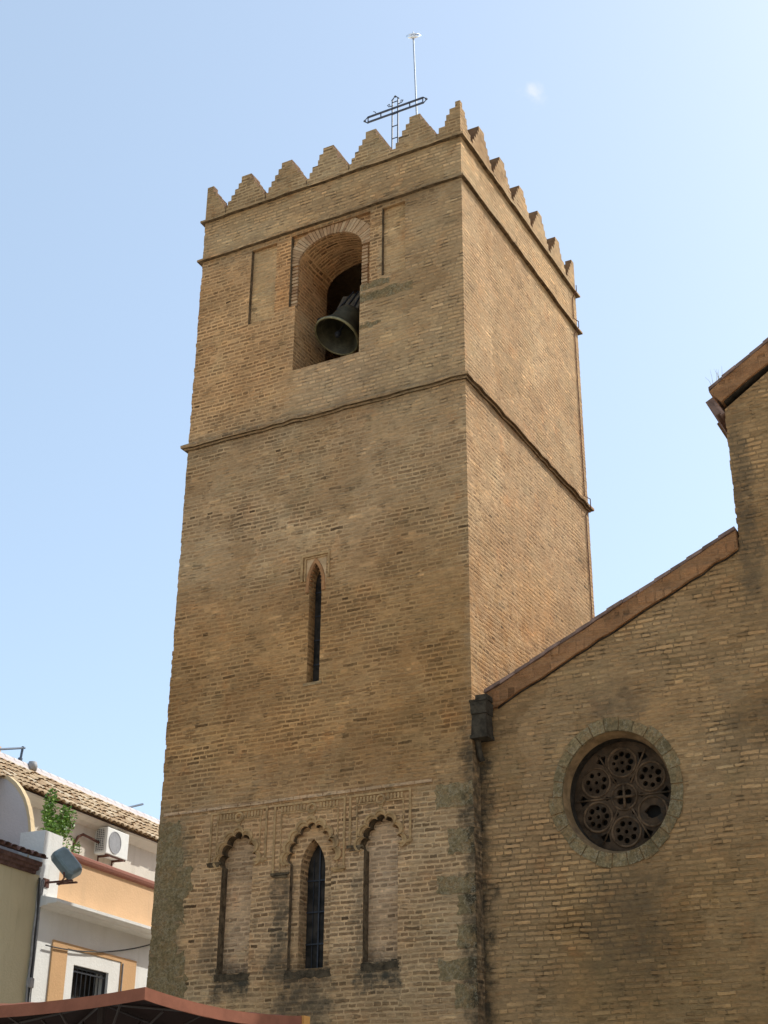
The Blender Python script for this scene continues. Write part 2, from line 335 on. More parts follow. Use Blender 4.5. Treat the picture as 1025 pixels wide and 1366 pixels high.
MAT['bluepole'] = plain('blue_grey_pole', (0.06, 0.09, 0.14), 0.6, 0.2, 8)
MAT['lead'] = plain('dark_lead', (0.055, 0.042, 0.028), 0.95, 0.4, 9, bumpd=0.012, bsc=25)
MAT['grille'] = plain('dark_grille', (0.016, 0.017, 0.022), 0.6, 0.2, 9)
t = NT('leaf')
c = t.ramp(t.random(), [(0, (0.07, 0.15, 0.02)), (0.6, (0.15, 0.30, 0.035)), (1, (0.28, 0.44, 0.07))])
t.b.inputs['Subsurface Weight'].default_value = 0.0
MAT['leaf'] = t.done(c, 0.55)
MAT['stem'] = plain('twig', (0.16, 0.12, 0.07), 0.9, 0.2, 10)
MAT['dry'] = plain('dry_grass', (0.32, 0.28, 0.17), 0.9, 0.2, 10)
MAT['canvas'] = plain('red_brown_canvas', (0.22, 0.082, 0.048), 0.85, 0.12, 6, bumpd=0.002, bsc=160)
MAT['canvas_under'] = plain('canvas_underside_shade', (0.022, 0.011, 0.009), 0.95, 0.1, 6)  # much darker than the canopy: underside shade put into the colour
MAT['tab'] = plain('orange_canvas_patch', (0.50, 0.24, 0.07), 0.85, 0.1, 6)
MAT['poleal'] = plain('dark_parasol_pole', (0.02, 0.011, 0.009), 0.6, 0.1, 6)  # pole and ribs share the painted shade tone of the underside
t = NT('stone_paving')
v = t.n('ShaderNodeTexBrick'); t.put(v.inputs['Vector'], t.P); v.inputs['Scale'].default_value = 1.0
v.inputs['Brick Width'].default_value = 0.6; v.inputs['Row Height'].default_value = 0.4; v.inputs['Mortar Size'].default_value = 0.008
v.inputs['Color1'].default_value = (0.47, 0.41, 0.32, 1); v.inputs['Color2'].default_value = (0.54, 0.47, 0.37, 1); v.inputs['Mortar'].default_value = (0.3, 0.26, 0.2, 1)
MAT['paving'] = t.done(t.mix(0.4, v.outputs['Color'], t.ramp(t.noise(t.P, 0.6, 5), [(0.3, (0.42, 0.36, 0.28)), (0.7, (0.56, 0.49, 0.39))])), 0.85)

# ------------------------------------------------------------------ mesh helpers
class MB:
    def __init__(s): s.bm = bmesh.new()
    def box(s, x0, x1, y0, y1, z0, z1, j=0.0):
        r = lambda: random.uniform(-j, j) if j else 0.0
        v = [s.bm.verts.new((x + r(), y + r(), z + r())) for z in (z0, z1) for y in (y0, y1) for x in (x0, x1)]
        for f in ((0, 2, 3, 1), (4, 5, 7, 6), (0, 1, 5, 4), (2, 6, 7, 3), (0, 4, 6, 2), (1, 3, 7, 5)):
            s.bm.faces.new([v[i] for i in f])
        return s
    def obox(s, c, ax, ay, az):
        """box with half-extent vectors"""
        c = Vector(c); ax, ay, az = Vector(ax), Vector(ay), Vector(az)
        v = [s.bm.verts.new(c + ax * i + ay * j + az * k) for k in (-1, 1) for j in (-1, 1) for i in (-1, 1)]
        for f in ((0, 2, 3, 1), (4, 5, 7, 6), (0, 1, 5, 4), (2, 6, 7, 3), (0, 4, 6, 2), (1, 3, 7, 5)):
            s.bm.faces.new([v[i] for i in f])
        return s
    def face(s, pts):
        s.bm.faces.new([s.bm.verts.new(p) for p in pts]); return s
    def prism(s, poly, mp, t0, t1):
        a = [s.bm.verts.new(mp(p[0], p[1], t0)) for p in poly]; b = [s.bm.verts.new(mp(p[0], p[1], t1)) for p in poly]
        n = len(a)
        s.bm.faces.new(a); s.bm.faces.new(b[::-1])
        for i in range(n): s.bm.faces.new((a[i], b[i], b[(i + 1) % n], a[(i + 1) % n]))
        return s
    def plate(s, outer, holes, mp, t0, t1):
        """flat plate with holes: outline in 2D, mapped by mp(u, v, depth)"""
        cu = bpy.data.curves.new('tmp', 'CURVE'); cu.dimensions = '2D'; cu.fill_mode = 'BOTH'; cu.extrude = 0.5
        for pl in [outer] + list(holes):
            sp = cu.splines.new('POLY'); sp.points.add(len(pl) - 1); sp.use_cyclic_u = True
            for q, p in zip(sp.points, pl): q.co = (p[0], p[1], 0, 1)
        ob = bpy.data.objects.new('tmp', cu); COL.objects.link(ob)
        dg = bpy.context.evaluated_depsgraph_get(); dg.update()
        me = bpy.data.meshes.new_from_object(ob.evaluated_get(dg))
        b2 = bmesh.new(); b2.from_mesh(me)
        bmesh.ops.remove_doubles(b2, verts=b2.verts, dist=1e-5)
        mapv = {}
        for v in b2.verts:
            mapv[v] = s.bm.verts.new(mp(v.co.x, v.co.y, t0 if v.co.z < 0 else t1))
        for f in b2.faces:
            try: s.bm.faces.new([mapv[v] for v in f.verts])
            except ValueError: pass
        b2.free(); bpy.data.objects.remove(ob); bpy.data.curves.remove(cu); bpy.data.meshes.remove(me)
        return s
    def tube(s, pts, r, n=8, r1=None, caps=True):
        pts = [Vector(p) for p in pts]; rings = []
        for i, p in enumerate(pts):
            d = (pts[min(i + 1, len(pts) - 1)] - pts[max(i - 1, 0)]).normalized()
            a = d.orthogonal().normalized() if i == 0 else (pa - d * pa.dot(d)).normalized()
            pa = a; b = d.cross(a)
            rr = r if r1 is None else r + (r1 - r) * i / (len(pts) - 1)
            rings.append([s.bm.verts.new(p + (a * math.cos(k * math.tau / n) + b * math.sin(k * math.tau / n)) * rr) for k in range(n)])
        for A, B in zip(rings, rings[1:]):
            for k in range(n): s.bm.faces.new((A[k], A[(k + 1) % n], B[(k + 1) % n], B[k]))
        if caps: s.bm.faces.new(rings[0][::-1]); s.bm.faces.new(rings[-1])
        return s
    def lathe(s, prof, mat, n=32):
        """prof: (radius, height) pairs, mat: 4x4 placing the z axis"""
        rings = []
        for r, h in prof:
            if r < 1e-6: rings.append([s.bm.verts.new(mat @ Vector((0, 0, h)))])
            else: rings.append([s.bm.verts.new(mat @ Vector((r * math.cos(k * math.tau / n), r * math.sin(k * math.tau / n), h))) for k in range(n)])
        for A, B in zip(rings, rings[1:]):
            for k in range(n):
                k2 = (k + 1) % n
                if len(A) == 1 and len(B) == 1: continue
                if len(A) == 1: s.bm.faces.new((A[0], B[k], B[k2]))
                elif len(B) == 1: s.bm.faces.new((A[k], A[k2], B[0]))
                else: s.bm.faces.new((A[k], A[k2], B[k2], B[k]))
        return s
    def torus(s, c, ax, Rr, r, n=32, m=8):
        ax = Vector(ax).normalized(); a = ax.orthogonal().normalized(); b = ax.cross(a); c = Vector(c)
        s_ = []
        for i in range(n):
            t_ = i * math.tau / n; d = a * math.cos(t_) + b * math.sin(t_)
            s_.append([s.bm.verts.new(c + d * (Rr + r * math.cos(q * math.tau / m)) + ax * r * math.sin(q * math.tau / m)) for q in range(m)])
        for i in range(n):
            A, B = s_[i], s_[(i + 1) % n]
            for q in range(m): s.bm.faces.new((A[q], A[(q + 1) % m], B[(q + 1) % m], B[q]))
        return s
    def bevel(s, w, seg=2):
        bmesh.ops.bevel(s.bm, geom=s.bm.edges[:], offset=w, segments=seg, affect='EDGES', profile=0.6); return s

class Thing:
    def __init__(s, name, label=None, cat=None, base=(0, 0, 0), rotz=0.0, group=None, kind=None):
        s.base = Vector(base)                       # in the local frame
        s.e = bpy.data.objects.new(name, None); COL.objects.link(s.e)
        s.e.empty_display_size = 0.3
        s.e.location = Matrix.Rotation(rotz, 3, 'Z') @ s.base; s.e.rotation_euler = (0, 0, rotz)
        if label: s.e['label'] = label
        if cat: s.e['category'] = cat
        if group: s.e['group'] = group
        if kind: s.e['kind'] = kind
    def add(s, name, mb, mat, parent=None, smooth=False, label=None, kind=None, mat2=None):
        me = bpy.data.meshes.new(name)
        bmesh.ops.recalc_face_normals(mb.bm, faces=mb.bm.faces)
        bmesh.ops.translate(mb.bm, verts=mb.bm.verts, vec=-s.base)
        if smooth:
            for f in mb.bm.faces: f.smooth = True
        mb.bm.to_mesh(me); mb.bm.free()
        me.materials.append(MAT[mat])
        if mat2: me.materials.append(MAT[mat2])
        o = bpy.data.objects.new(name, me); COL.objects.link(o); o.parent = parent or s.e
        if label: o['label'] = label
        if kind: o['kind'] = kind
        return o

def XZ(u, v, d): return (u, d, v)            # facade facing -y, depth along +y
def YZ(u, v, d): return (d, u, v)            # side wall

# ------------------------------------------------------------------ ground
mb = MB().face([(-1500, -1500, 0), (1500, -1500, 0), (1500, 1500, 0), (-1500, 1500, 0)])
me = bpy.data.meshes.new('ground'); mb.bm.to_mesh(me); mb.bm.free(); me.materials.append(MAT['paving'])
g = bpy.data.objects.new('ground', me); COL.objects.link(g); g['kind'] = 'structure'

# ------------------------------------------------------------------ bell tower
TW, TD, ROOFZ = 6.0, 6.15, 20.3
tower = Thing('bell_tower', 'tall square brown brick bell tower with stepped battlements and one arched belfry opening', 'tower', (-3, 3.07, 0))
rows = [i * 0.084 for i in range(int(ROOFZ / 0.084) + 1)]
def jag(k, amp=0.02): return random.Random(k * 13 + 5).uniform(0, amp) * (1.6 if random.Random(k * 7).random() > 0.8 else 1)
def wall_outline():
    pts = [(0, 0), (0, ROOFZ)]
    for k in reversed(range(len(rows))):
        z0, z1 = rows[k], min(rows[k] + 0.084, ROOFZ)
        x = -TW + jag(k)
        pts += [(x, z1), (x, z0)]
    return pts
def ellipse_arch(xc, hw, z0, zs, rise, n=20):
    p = [(xc + hw, z0)]
    p += [(xc + hw * math.cos(math.pi * i / n), zs + rise * math.sin(math.pi * i / n)) for i in range(n + 1)]
    return p + [(xc - hw, z0)]
def pointed(xc, hw, zs, za, n=10):
    """pointed arch curve from right springing to left springing over apex"""
    h = za - zs
    c = (h * h - hw * hw) / (2 * hw)              # centre offset so the arcs meet at the apex
    Rr = hw + c
    a1 = math.asin(min(1, h / Rr))
    right = [(xc - c + Rr * math.cos(a1 * i / n), zs + Rr * math.sin(a1 * i / n)) for i in range(n + 1)]
    left = [(2 * xc - x, z) for x, z in right[::-1][1:]]
    return right + left
def pointed_window(xc, hw, z0, zs, za, n=10): return [(xc + hw, z0)] + pointed(xc, hw, zs, za, n) + [(xc - hw, z0)]
def lobed(xc, hw, zs, za, lobes, bul, seg=6):
    """cusped arch: a pointed curve broken into outward scallops"""
    base = pointed(xc, hw, zs, za, 40)
    L = [0]
    for a, b in zip(base, base[1:]): L.append(L[-1] + math.hypot(b[0] - a[0], b[1] - a[1]))
    def at(s):
        for i in range(len(L) - 1):
            if s <= L[i + 1]:
                f = (s - L[i]) / (L[i + 1] - L[i]); a, b = base[i], base[i + 1]
                return (a[0] + (b[0] - a[0]) * f, a[1] + (b[1] - a[1]) * f)
        return base[-1]
    pts = []
    for k in range(lobes):
        a, b = at(L[-1] * k / lobes), at(L[-1] * (k + 1) / lobes)
        dx, dz = b[0] - a[0], b[1] - a[1]; d = math.hypot(dx, dz); nx, nz_ = dz / d, -dx / d
        for q in range(seg + (k == lobes - 1)):
            f = q / seg; th = math.pi * f
            w = 0.5 - 0.56 * math.cos(th)
            pts.append((a[0] + dx * w + nx * bul * math.sin(th), a[1] + dz * w + nz_ * bul * math.sin(th)))
    return pts
def lobed_window(xc, hw, z0, zs, za, lobes, bul): return [(xc + hw, z0)] + lobed(xc, hw, zs, za, lobes, bul) + [(xc - hw, z0)]

BX, BHW, BZ0, BZS, BR = -2.915, 0.73, 15.92, 18.42, 0.50
bell_hole = ellipse_arch(BX, BHW, BZ0, BZS, BR)
up_recess = [(BX + BHW, BZ0), (BX + BHW, 17.42), (-1.98, 17.42), (-1.98, 19.13), (-3.80, 19.13), (-3.80, 17.42), (BX - BHW, 17.42), (BX - BHW, BZ0)]
left_recess = [(-4.75, 17.3), (-4.14, 17.3), (-4.14, 19.1), (-4.75, 19.1)]
right_recess = [(-1.72, 17.5), (-1.21, 17.5), (-1.21, 19.1), (-1.72, 19.1)]
slit = pointed_window(-2.975, 0.125, 9.53, 11.4, 11.74, 6)
NI = [(-4.325, 0.305, 4.82, 6.55, 7.06), (-1.625, 0.305, 4.84, 6.58, 7.06)]
niches = [lobed_window(x, hw, z0, zs, za, 7, 0.085) for x, hw, z0, zs, za in NI]
CW = (-2.905, 0.385, 4.79, 6.48, 7.06)
cw_out = lobed_window(*CW, 9, 0.08)
cw_in = pointed_window(-2.915, 0.235, 4.83, 6.36, 6.86, 8)
wall = MB()
wall.plate(wall_outline(), [up_recess, left_recess, right_recess, slit, cw_out] + niches, XZ, 0.0, 0.09)
wall.plate(wall_outline(), [bell_hole, slit, cw_in] + niches, XZ, 0.09, 0.19)
wall.plate(wall_outline(), [bell_hole, slit, cw_in], XZ, 0.19, 1.2)
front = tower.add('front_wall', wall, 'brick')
# the other three walls
pts = [(1.2, 0), (1.2, ROOFZ)]
for k in reversed(range(len(rows))):
    z0, z1 = rows[k], min(rows[k] + 0.084, ROOFZ); y = TD - jag(k + 900, 0.014)
    pts += [(y, z1), (y, z0)]
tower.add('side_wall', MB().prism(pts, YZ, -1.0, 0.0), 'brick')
tower.add('side_wall', MB().box(-TW + 0.012, -TW + 1.0, 1.2, TD - 0.02, 0, ROOFZ), 'brick')
tower.add('rear_wall', MB().box(-TW + 1.0, -1.0, TD - 1.0, TD - 0.02, 0, ROOFZ), 'brick')
tower.add('belfry_floor', MB().box(-5, -1, 1.2, 5.15, 15.5, 15.86), 'void')
mb = MB().box(-5, -1, 1.2, 5.15, 20.0, 20.28)
for a, b in (((-5.4, 0.6), (-0.6, 0.6)), ((-0.6, 0.6), (-0.6, 5.5)), ((-0.6, 5.5), (-5.4, 5.5)), ((-5.4, 5.5), (-5.4, 0.6))):
    mb.face([(a[0], a[1], 20.32), (b[0], b[1], 20.32), (-3, 3.07, 22.1)])
tower.add('roof', mb, 'tile')
# recess panels
for nm, poly in (('recessed_panel', left_recess), ('recessed_panel', right_recess)):
    ins = [(x + (0.003 if x == min(p[0] for p in poly) else -0.003), z + (0.003 if z == min(p[1] for p in poly) else -0.003)) for x, z in poly]
    tower.add(nm, MB().prism(ins, XZ, 0.075, 0.088), 'patch')
for (x, hw, z0, zs, za), poly in zip(NI, niches):
    n_ = tower.add('blind_niche', MB().prism(poly, XZ, 0.183, 0.189), 'panel')

# darkened recess faces: dirt, with the shade of the recess painted in
def liner(poly, y0, y1, closed=True, inset=0.003):
    mb = MB(); cx = sum(p[0] for p in poly) / len(poly); n = len(poly)
    cz = sum(p[1] for p in poly) / len(poly)
    q = [(x + (cx - x) / max(1e-6, math.hypot(cx - x, cz - z)) * inset, z + (cz - z) / max(1e-6, math.hypot(cx - x, cz - z)) * inset) for x, z in poly]
    for k in range(n if closed else n - 1):
        a, b = q[k], q[(k + 1) % n]
        mb.face([(a[0], y0, a[1]), (b[0], y0, b[1]), (b[0], y1, b[1]), (a[0], y1, a[1])])
    return mb
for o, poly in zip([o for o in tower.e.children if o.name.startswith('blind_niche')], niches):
    tower.add('reveal', liner(poly, 0.006, 0.182), 'dirt_and_shade', o)
tower.add('window_reveal', liner(cw_out, 0.006, 0.089), 'dirt_and_shade')
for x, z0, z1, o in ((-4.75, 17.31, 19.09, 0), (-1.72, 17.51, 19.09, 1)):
    tower.add('reveal', MB().box(x + 0.0005, x + 0.012, 0.004, 0.074, z0, z1), 'dirt_and_shade', [k for k in tower.e.children if k.name.startswith('recessed_panel')][o])
tower.add('recess_side', MB().box(-3.7995, -3.787, 0.004, 0.089, 17.43, 19.12), 'dirt_and_shade')
# voussoir ring over the belfry arch, flush bricks set on edge
mb = MB(); NV = 34
for i in range(NV):
    a0, a1 = math.pi * (i + 0.07) / NV, math.pi * (i + 0.93) / NV
    ri, ro = 0.0, 0.31 + random.uniform(-0.012, 0.012); yj = random.uniform(-0.008, 0.008)
    def pt(a, d):
        x, z = BHW * math.cos(a), BR * math.sin(a); nx, nz_ = math.cos(a) * 0.95, math.sin(a)
        l = math.hypot(nx, nz_); return (BX + x + nx / l * d, BZS + z + nz_ / l * d)
    q = [pt(a0, ri), pt(a1, ri), pt(a1, ro), pt(a0, ro)]
    q = [(min(max(x, -3.79), -1.985), min(z, 19.125)) for x, z in q]
    mb.prism(q, XZ, 0.045 + yj, 0.11)
arch_ring = tower.add('arch_ring', mb, 'voussoir')
for side in (-1, 1):
    mb = MB(); z = 17.44
    while z < BZS - 0.06:
        x0 = BX + side * BHW; x1 = x0 + side * 0.13
        mb.box(min(x0, x1), max(x0, x1), 0.05 + random.uniform(-0.006, 0.006), 0.1, z, z + 0.055); z += 0.08
    tower.add('jamb', mb, 'voussoir')
# grey repair mortar blocks right of the opening
for x0, x1, z0, z1 in ((-2.18, -1.05, 17.0, 17.2), (-2.17, -1.55, 17.3, 17.42), (-2.18, -1.72, 16.42, 16.52)):
    mb = MB(); n = 9; top = [(x0 + (x1 - x0) * i / n, z1 + random.uniform(-0.03, 0.03)) for i in range(n + 1)]
    bot = [(x0 + (x1 - x0) * i / n, z0 + random.uniform(-0.03, 0.03)) for i in range(n, -1, -1)]
    mb.prism(top + bot, XZ, -0.003, 0.02)
    tower.add('mortar_patch', mb, 'stone')

# string courses: ring mouldings round the tower, slightly irregular
def ring(z0, prof, amp=0.012, step=0.22, grow=0.0):
    mb = MB(); cs = [(-TW, 0), (0, 0), (0, TD), (-TW, TD)]; nrm = [(-1, -1), (1, -1), (1, 1), (-1, 1)]
    path = []
    for i in range(4):
        a, b = cs[i], cs[(i + 1) % 4]; L = math.hypot(b[0] - a[0], b[1] - a[1]); n = int(L / step)
        ed = ((b[0] - a[0]) / L, (b[1] - a[1]) / L); out = (ed[1], -ed[0])
        for k in range(n):
            f = k / n
            path.append(((a[0] + (b[0] - a[0]) * f, a[1] + (b[1] - a[1]) * f), nrm[i] if k == 0 else out))
    rings = []
    for (x, y), (nx, ny) in path:
        jo, jz = random.uniform(-amp, amp * 0.4), random.uniform(-amp, amp) * 0.7
        rings.append([mb.bm.verts.new((x + nx * (o + (jo if o > 0.01 else 0)), y + ny * (o + (jo if o > 0.01 else 0)), z0 + h + jz)) for o, h in prof])
    n = len(rings)
    for i in range(n):
        A, B = rings[i], rings[(i + 1) % n]
        for k in range(len(prof) - 1): mb.bm.faces.new((A[k], B[k], B[k + 1], A[k + 1])).material_index = 1 if prof[k][1] == prof[k + 1][1] or k == 0 else 0  # undersides take the dark material: shade and dirt in the colour
    return mb
P2 = [(-0.02, 0.0), (0.085, 0.0), (0.085, 0.045), (0.05, 0.075), (-0.02, 0.125)]
P3 = [(-0.02, -0.02), (0.045, -0.02), (0.045, 0.02), (0.10, 0.02), (0.105, 0.075), (0.06, 0.11), (-0.02, 0.17)]
tower.add('string_course', ring(20.21, P2), 'brick', mat2='dirt_and_shade')
tower.add('string_course', ring(19.21, P2), 'brick', mat2='dirt_and_shade')
tower.add('string_course', ring(14.75, P3, 0.02), 'brick', mat2='dirt_and_shade')
mb = MB(); x = -5.9
while x < -0.7:
    w = random.uniform(0.24, 0.32); mb.box(x, min(x + w, -0.66), -0.014 - random.uniform(0, 0.006), 0.02, 7.52, 7.575, 0.003); x += w + 0.012
tower.add('brick_band', mb, 'panel')

# merlons: a low parapet course, then stepped pyramids
def layers(mk):
    mb = MB(); NS = 5; zb = 20.33
    z = zb
    mk(mb, 0.495, zb, 20.47); z = 20.47
    for k in range(NS):
        w = 0.435 - k * 0.078 - (0.05 if random.random() < 0.12 else 0); hh = 0.13 + (random.uniform(-0.02, 0.05) if k == NS - 1 else 0); mk(mb, w, z, z + hh); z += 0.13
    return mb
TH = 0.34
MAT['step'] = brick_mat('dark_step_brick', [(0.3, (0.17, 0.10, 0.056)), (0.55, (0.23, 0.14, 0.08)), (0.75, (0.29, 0.185, 0.105))], -0.2, 0.2, bumpd=0.012)
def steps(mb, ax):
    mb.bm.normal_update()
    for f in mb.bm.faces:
        if abs(f.normal[ax]) > 0.7 or f.normal.z > 0.7: f.material_index = 1  # step sides and tops take a darker brick
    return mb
def jw(w): return w + random.uniform(-0.008, 0.008)
for i in range(1, 6):
    xc = -i
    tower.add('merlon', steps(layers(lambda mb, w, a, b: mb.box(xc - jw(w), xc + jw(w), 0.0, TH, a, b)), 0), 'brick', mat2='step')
sp = TD / 6
for i in range(1, 6):
    yc = i * sp; k = sp
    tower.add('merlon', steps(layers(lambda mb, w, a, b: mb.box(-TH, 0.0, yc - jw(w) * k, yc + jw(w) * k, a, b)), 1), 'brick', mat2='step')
    tower.add('merlon', layers(lambda mb, w, a, b: mb.box(-TW, -TW + TH, yc - jw(w) * k, yc + jw(w) * k, a, b)), 'brick')
    xc = -i
    tower.add('merlon', layers(lambda mb, w, a, b: mb.box(xc - jw(w), xc + jw(w), TD - TH, TD, a, b)), 'brick')
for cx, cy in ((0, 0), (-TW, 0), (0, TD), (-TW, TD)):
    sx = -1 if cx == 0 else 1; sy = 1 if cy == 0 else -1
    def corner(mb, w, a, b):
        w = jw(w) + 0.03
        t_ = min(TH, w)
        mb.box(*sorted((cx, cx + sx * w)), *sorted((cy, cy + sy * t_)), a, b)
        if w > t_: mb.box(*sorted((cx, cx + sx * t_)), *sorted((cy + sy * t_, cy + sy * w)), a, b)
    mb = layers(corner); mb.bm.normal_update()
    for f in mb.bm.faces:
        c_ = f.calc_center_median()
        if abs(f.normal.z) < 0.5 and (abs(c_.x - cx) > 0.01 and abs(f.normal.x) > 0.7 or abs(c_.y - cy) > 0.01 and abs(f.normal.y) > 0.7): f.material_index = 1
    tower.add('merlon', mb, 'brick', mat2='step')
# conductor cable running down beside the rear edge of the sunlit face
tower.add('conductor_cable', MB().tube([(0.13, 5.86, 20.3), (0.13, 5.86, 20.15), (0.02, 5.87, 20.0), (0.02, 5.87, 19.45), (0.13, 5.87, 19.33), (0.13, 5.87, 19.18), (0.02, 5.88, 19.05), (0.02, 5.9, 15.0), (0.14, 5.9, 14.9), (0.14, 5.9, 14.7), (0.02, 5.9, 14.55), (0.02, 5.93, 6.0)], 0.011, 6), 'rust')

# slit window: cusped brick head in a little square frame, dark glass with bars
gl = MB().plate(pointed_window(-2.975, 0.123, 9.54, 11.39, 11.72, 6), [], XZ, 0.21, 0.225)
sw = tower.add('slit_window', gl, 'glass')
for z in (9.9, 10.35, 10.8, 11.25): tower.add('window_bar', MB().box(-3.095, -2.855, 0.195, 0.208, z, z + 0.02), 'iron', sw)
mb = MB()
inner = pointed(-2.975, 0.13, 11.36, 11.745, 8); outer = pointed(-2.975, 0.195, 11.33, 11.84, 8)
mb.plate(outer + [(-3.17, 11.2), (-3.105, 11.2)] + inner[::-1] + [(-2.845, 11.2), (-2.78, 11.2)], [], XZ, -0.022, 0.01)
for s in range(5):                                # cusps
    for sgn in (-1, 1):
        z = 11.36 + s * 0.075; xx = 0.12 * (1 - (s / 5.2) ** 2)
        mb.prism([(-2.975 + sgn * (xx + 0.03), z - 0.025), (-2.975 + sgn * (xx - 0.028), z), (-2.975 + sgn * (xx + 0.03), z + 0.03)], XZ, 0.0, 0.06)
tower.add('arch_head', mb, 'terracotta', sw)
mb = MB(); q = [(x, z + 0.004) for x, z in pointed(-2.975, 0.20, 11.33, 11.845, 8)]
mb.plate([(-2.765, 11.30), (-2.765, 11.835), (-2.965, 11.858)] + [(x, z) for x, z in q[len(q) // 2 - 1::-1]][:0] + [(-2.975, 11.856)] + q[:len(q) // 2][::-1], [], XZ, -0.006, 0.01)
mb.plate([(-3.17, 11.30), (-3.17, 11.835), (-2.985, 11.858)] + [(-2.975, 11.856)] + q[len(q) // 2 + 1:], [], XZ, -0.006, 0.01)
tower.add('spandrel', mb, 'spandrel', sw)
mb = MB()
for a in ((-3.28, -3.235, 11.42, 11.93), (-3.235, -2.72, 11.885, 11.93), (-2.72, -2.69, 11.42, 11.93), (-3.20, -3.175, 11.42, 11.86), (-3.175, -2.76, 11.84, 11.86)):
    mb.box(a[0], a[1], -0.03, 0.01, a[2], a[3])
tower.add('square_frame', mb, 'alfiz', sw)
mb = MB().box(-3.16, -2.8, -0.012, 0.2, 9.47, 9.527)
tower.add('sill', mb, 'trim', sw)

# central pointed window
cw = tower.add('pointed_window', MB().plate(pointed_window(-2.915, 0.234, 4.835, 6.36, 6.85, 8), [], XZ, 0.33, 0.345), 'glass')
mb = MB().box(-2.925, -2.90, 0.305, 0.325, 4.84, 6.8)
for z in (5.22, 5.72, 6.22): mb.box(-3.14, -2.69, 0.30, 0.328, z, z + 0.022)
for x in (-3.03, -2.80): mb.box(x, x + 0.008, 0.312, 0.326, 4.84, 6.6)
tower.add('window_bar', mb, 'iron', cw)

def rough_block(mb, x0, x1, z0, z1, y, n=7, j=0.03, clampx=None):
    pl = []
    for i in range(n): pl.append((x0 + (x1 - x0) * i / n, z0))
    for i in range(n): pl.append((x1, z0 + (z1 - z0) * i / n))
    for i in range(n): pl.append((x1 - (x1 - x0) * i / n, z1))
    for i in range(n): pl.append((x0, z1 - (z1 - z0) * i / n))
    q = []
    for x, z in pl:
        xx, zz = x + random.uniform(-j, j), z + random.uniform(-j, j)
        if clampx is not None: xx = min(xx, clampx) if clampx > -3 else max(xx, clampx)
        q.append((xx, zz))
    mb.prism(q, XZ, y, 0.03)
def surround(xc, hw, zs, za, lobes, bul, frame, par, depth=0.02, med_r=0.07):
    """raised archivolt round the lobes, a square label frame with dentils, a medallion and two imposts"""
    L = lobed(xc, hw, zs, za, lobes, bul)
    zc = zs + 0.1
    big = [(xc + (x - xc) * 1.27, zc + (z - zc) * 1.22) for x, z in L]
    mid = [(xc + (x - xc) * 1.16, zc + (z - zc) * 1.12) for x, z in L]
    lo = [(x * 0.0 + xc + (x - xc) * 1.03, zc + (z - zc) * 1.02) for x, z in L]
    mb = MB()
    mb.plate(big + mid[::-1], [], XZ, -0.035, 0.01)
    mb.plate(mid + lo[::-1], [], XZ, -0.016, 0.01)
    ar = tower.add('archivolt', mb, 'alfiz', par)
    x0, x1, zt, zb = frame
    mb = MB(); w = 0.035
    mb.box(x0, x0 + w, -depth, 0.01, zb, zt); mb.box(x1 - w, x1, -depth, 0.01, zb, zt)
    mb.box(x0 + w, x1 - w, -depth, 0.01, zt - w, zt)
    i0, i1, it = x0 + 0.13, x1 - 0.13, zt - 0.15
    mb.box(i0, i0 + 0.02, -depth * 0.7, 0.01, zb + 0.03, it); mb.box(i1 - 0.02, i1, -depth * 0.7, 0.01, zb + 0.03, it)
    mb.box(i0 + 0.02, i1 - 0.02, -depth * 0.7, 0.01, it - 0.02, it)
    x = i0
    while x < i1:
        if abs(x - xc) > med_r + 0.03: mb.box(x, x + 0.035, -depth * 0.8, 0.01, it + 0.012, zt - w - 0.012)
        x += 0.062
    tower.add('label_frame', mb, 'alfiz', par)
    mb = MB().torus((xc, -0.012, zt - 0.13), (0, 1, 0), med_r, 0.022, 20, 6)
    mb.prism([(xc - med_r * 0.9, zt - 0.15), (xc, zt - 0.33), (xc + med_r * 0.9, zt - 0.15)], XZ, -depth * 0.8, 0.01)
    tower.add('medallion', mb, 'alfiz', par)
    for s in (-1, 1):
        mb = MB(); xa, xb = xc + s * (hw + 0.01), (x1 if s > 0 else x0) + s * 0.02
        lo_, hi_ = sorted((xa, xb))
        mb.box(lo_, hi_, -0.03, 0.02, zb - 0.02, zb + 0.02, 0.012); mb.box(lo_ + 0.03, hi_ - 0.04, -0.018, 0.02, zb - 0.055, zb - 0.024, 0.012)
        tower.add('impost', mb, 'dirt_and_shade' if s < 0 else 'alfiz', par)
niche_objs = [o for o in tower.e.children if o.name.startswith('blind_niche')]
surround(-4.325, 0.305, 6.55, 7.06, 7, 0.085, (-4.90, -3.76, 7.47, 6.60), niche_objs[0])
surround(-1.625, 0.305, 6.58, 7.06, 7, 0.085, (-2.20, -1.08, 7.47, 6.63), niche_objs[1])
surround(-2.905, 0.385, 6.48, 7.06, 9, 0.08, (-3.63, -2.27, 7.47, 6.32), cw)
for xc, hw, par, z in ((-4.325, 0.31, niche_objs[0], 4.82), (-1.625, 0.31, niche_objs[1], 4.84), (-2.91, 0.40, cw, 4.79)):
    mb = MB(); rough_block(mb, xc - hw - 0.02, xc + hw + 0.02, z - 0.12, z - 0.006, -0.006, n=9, j=0.02)
    tower.add('sill', mb, 'sill', par)

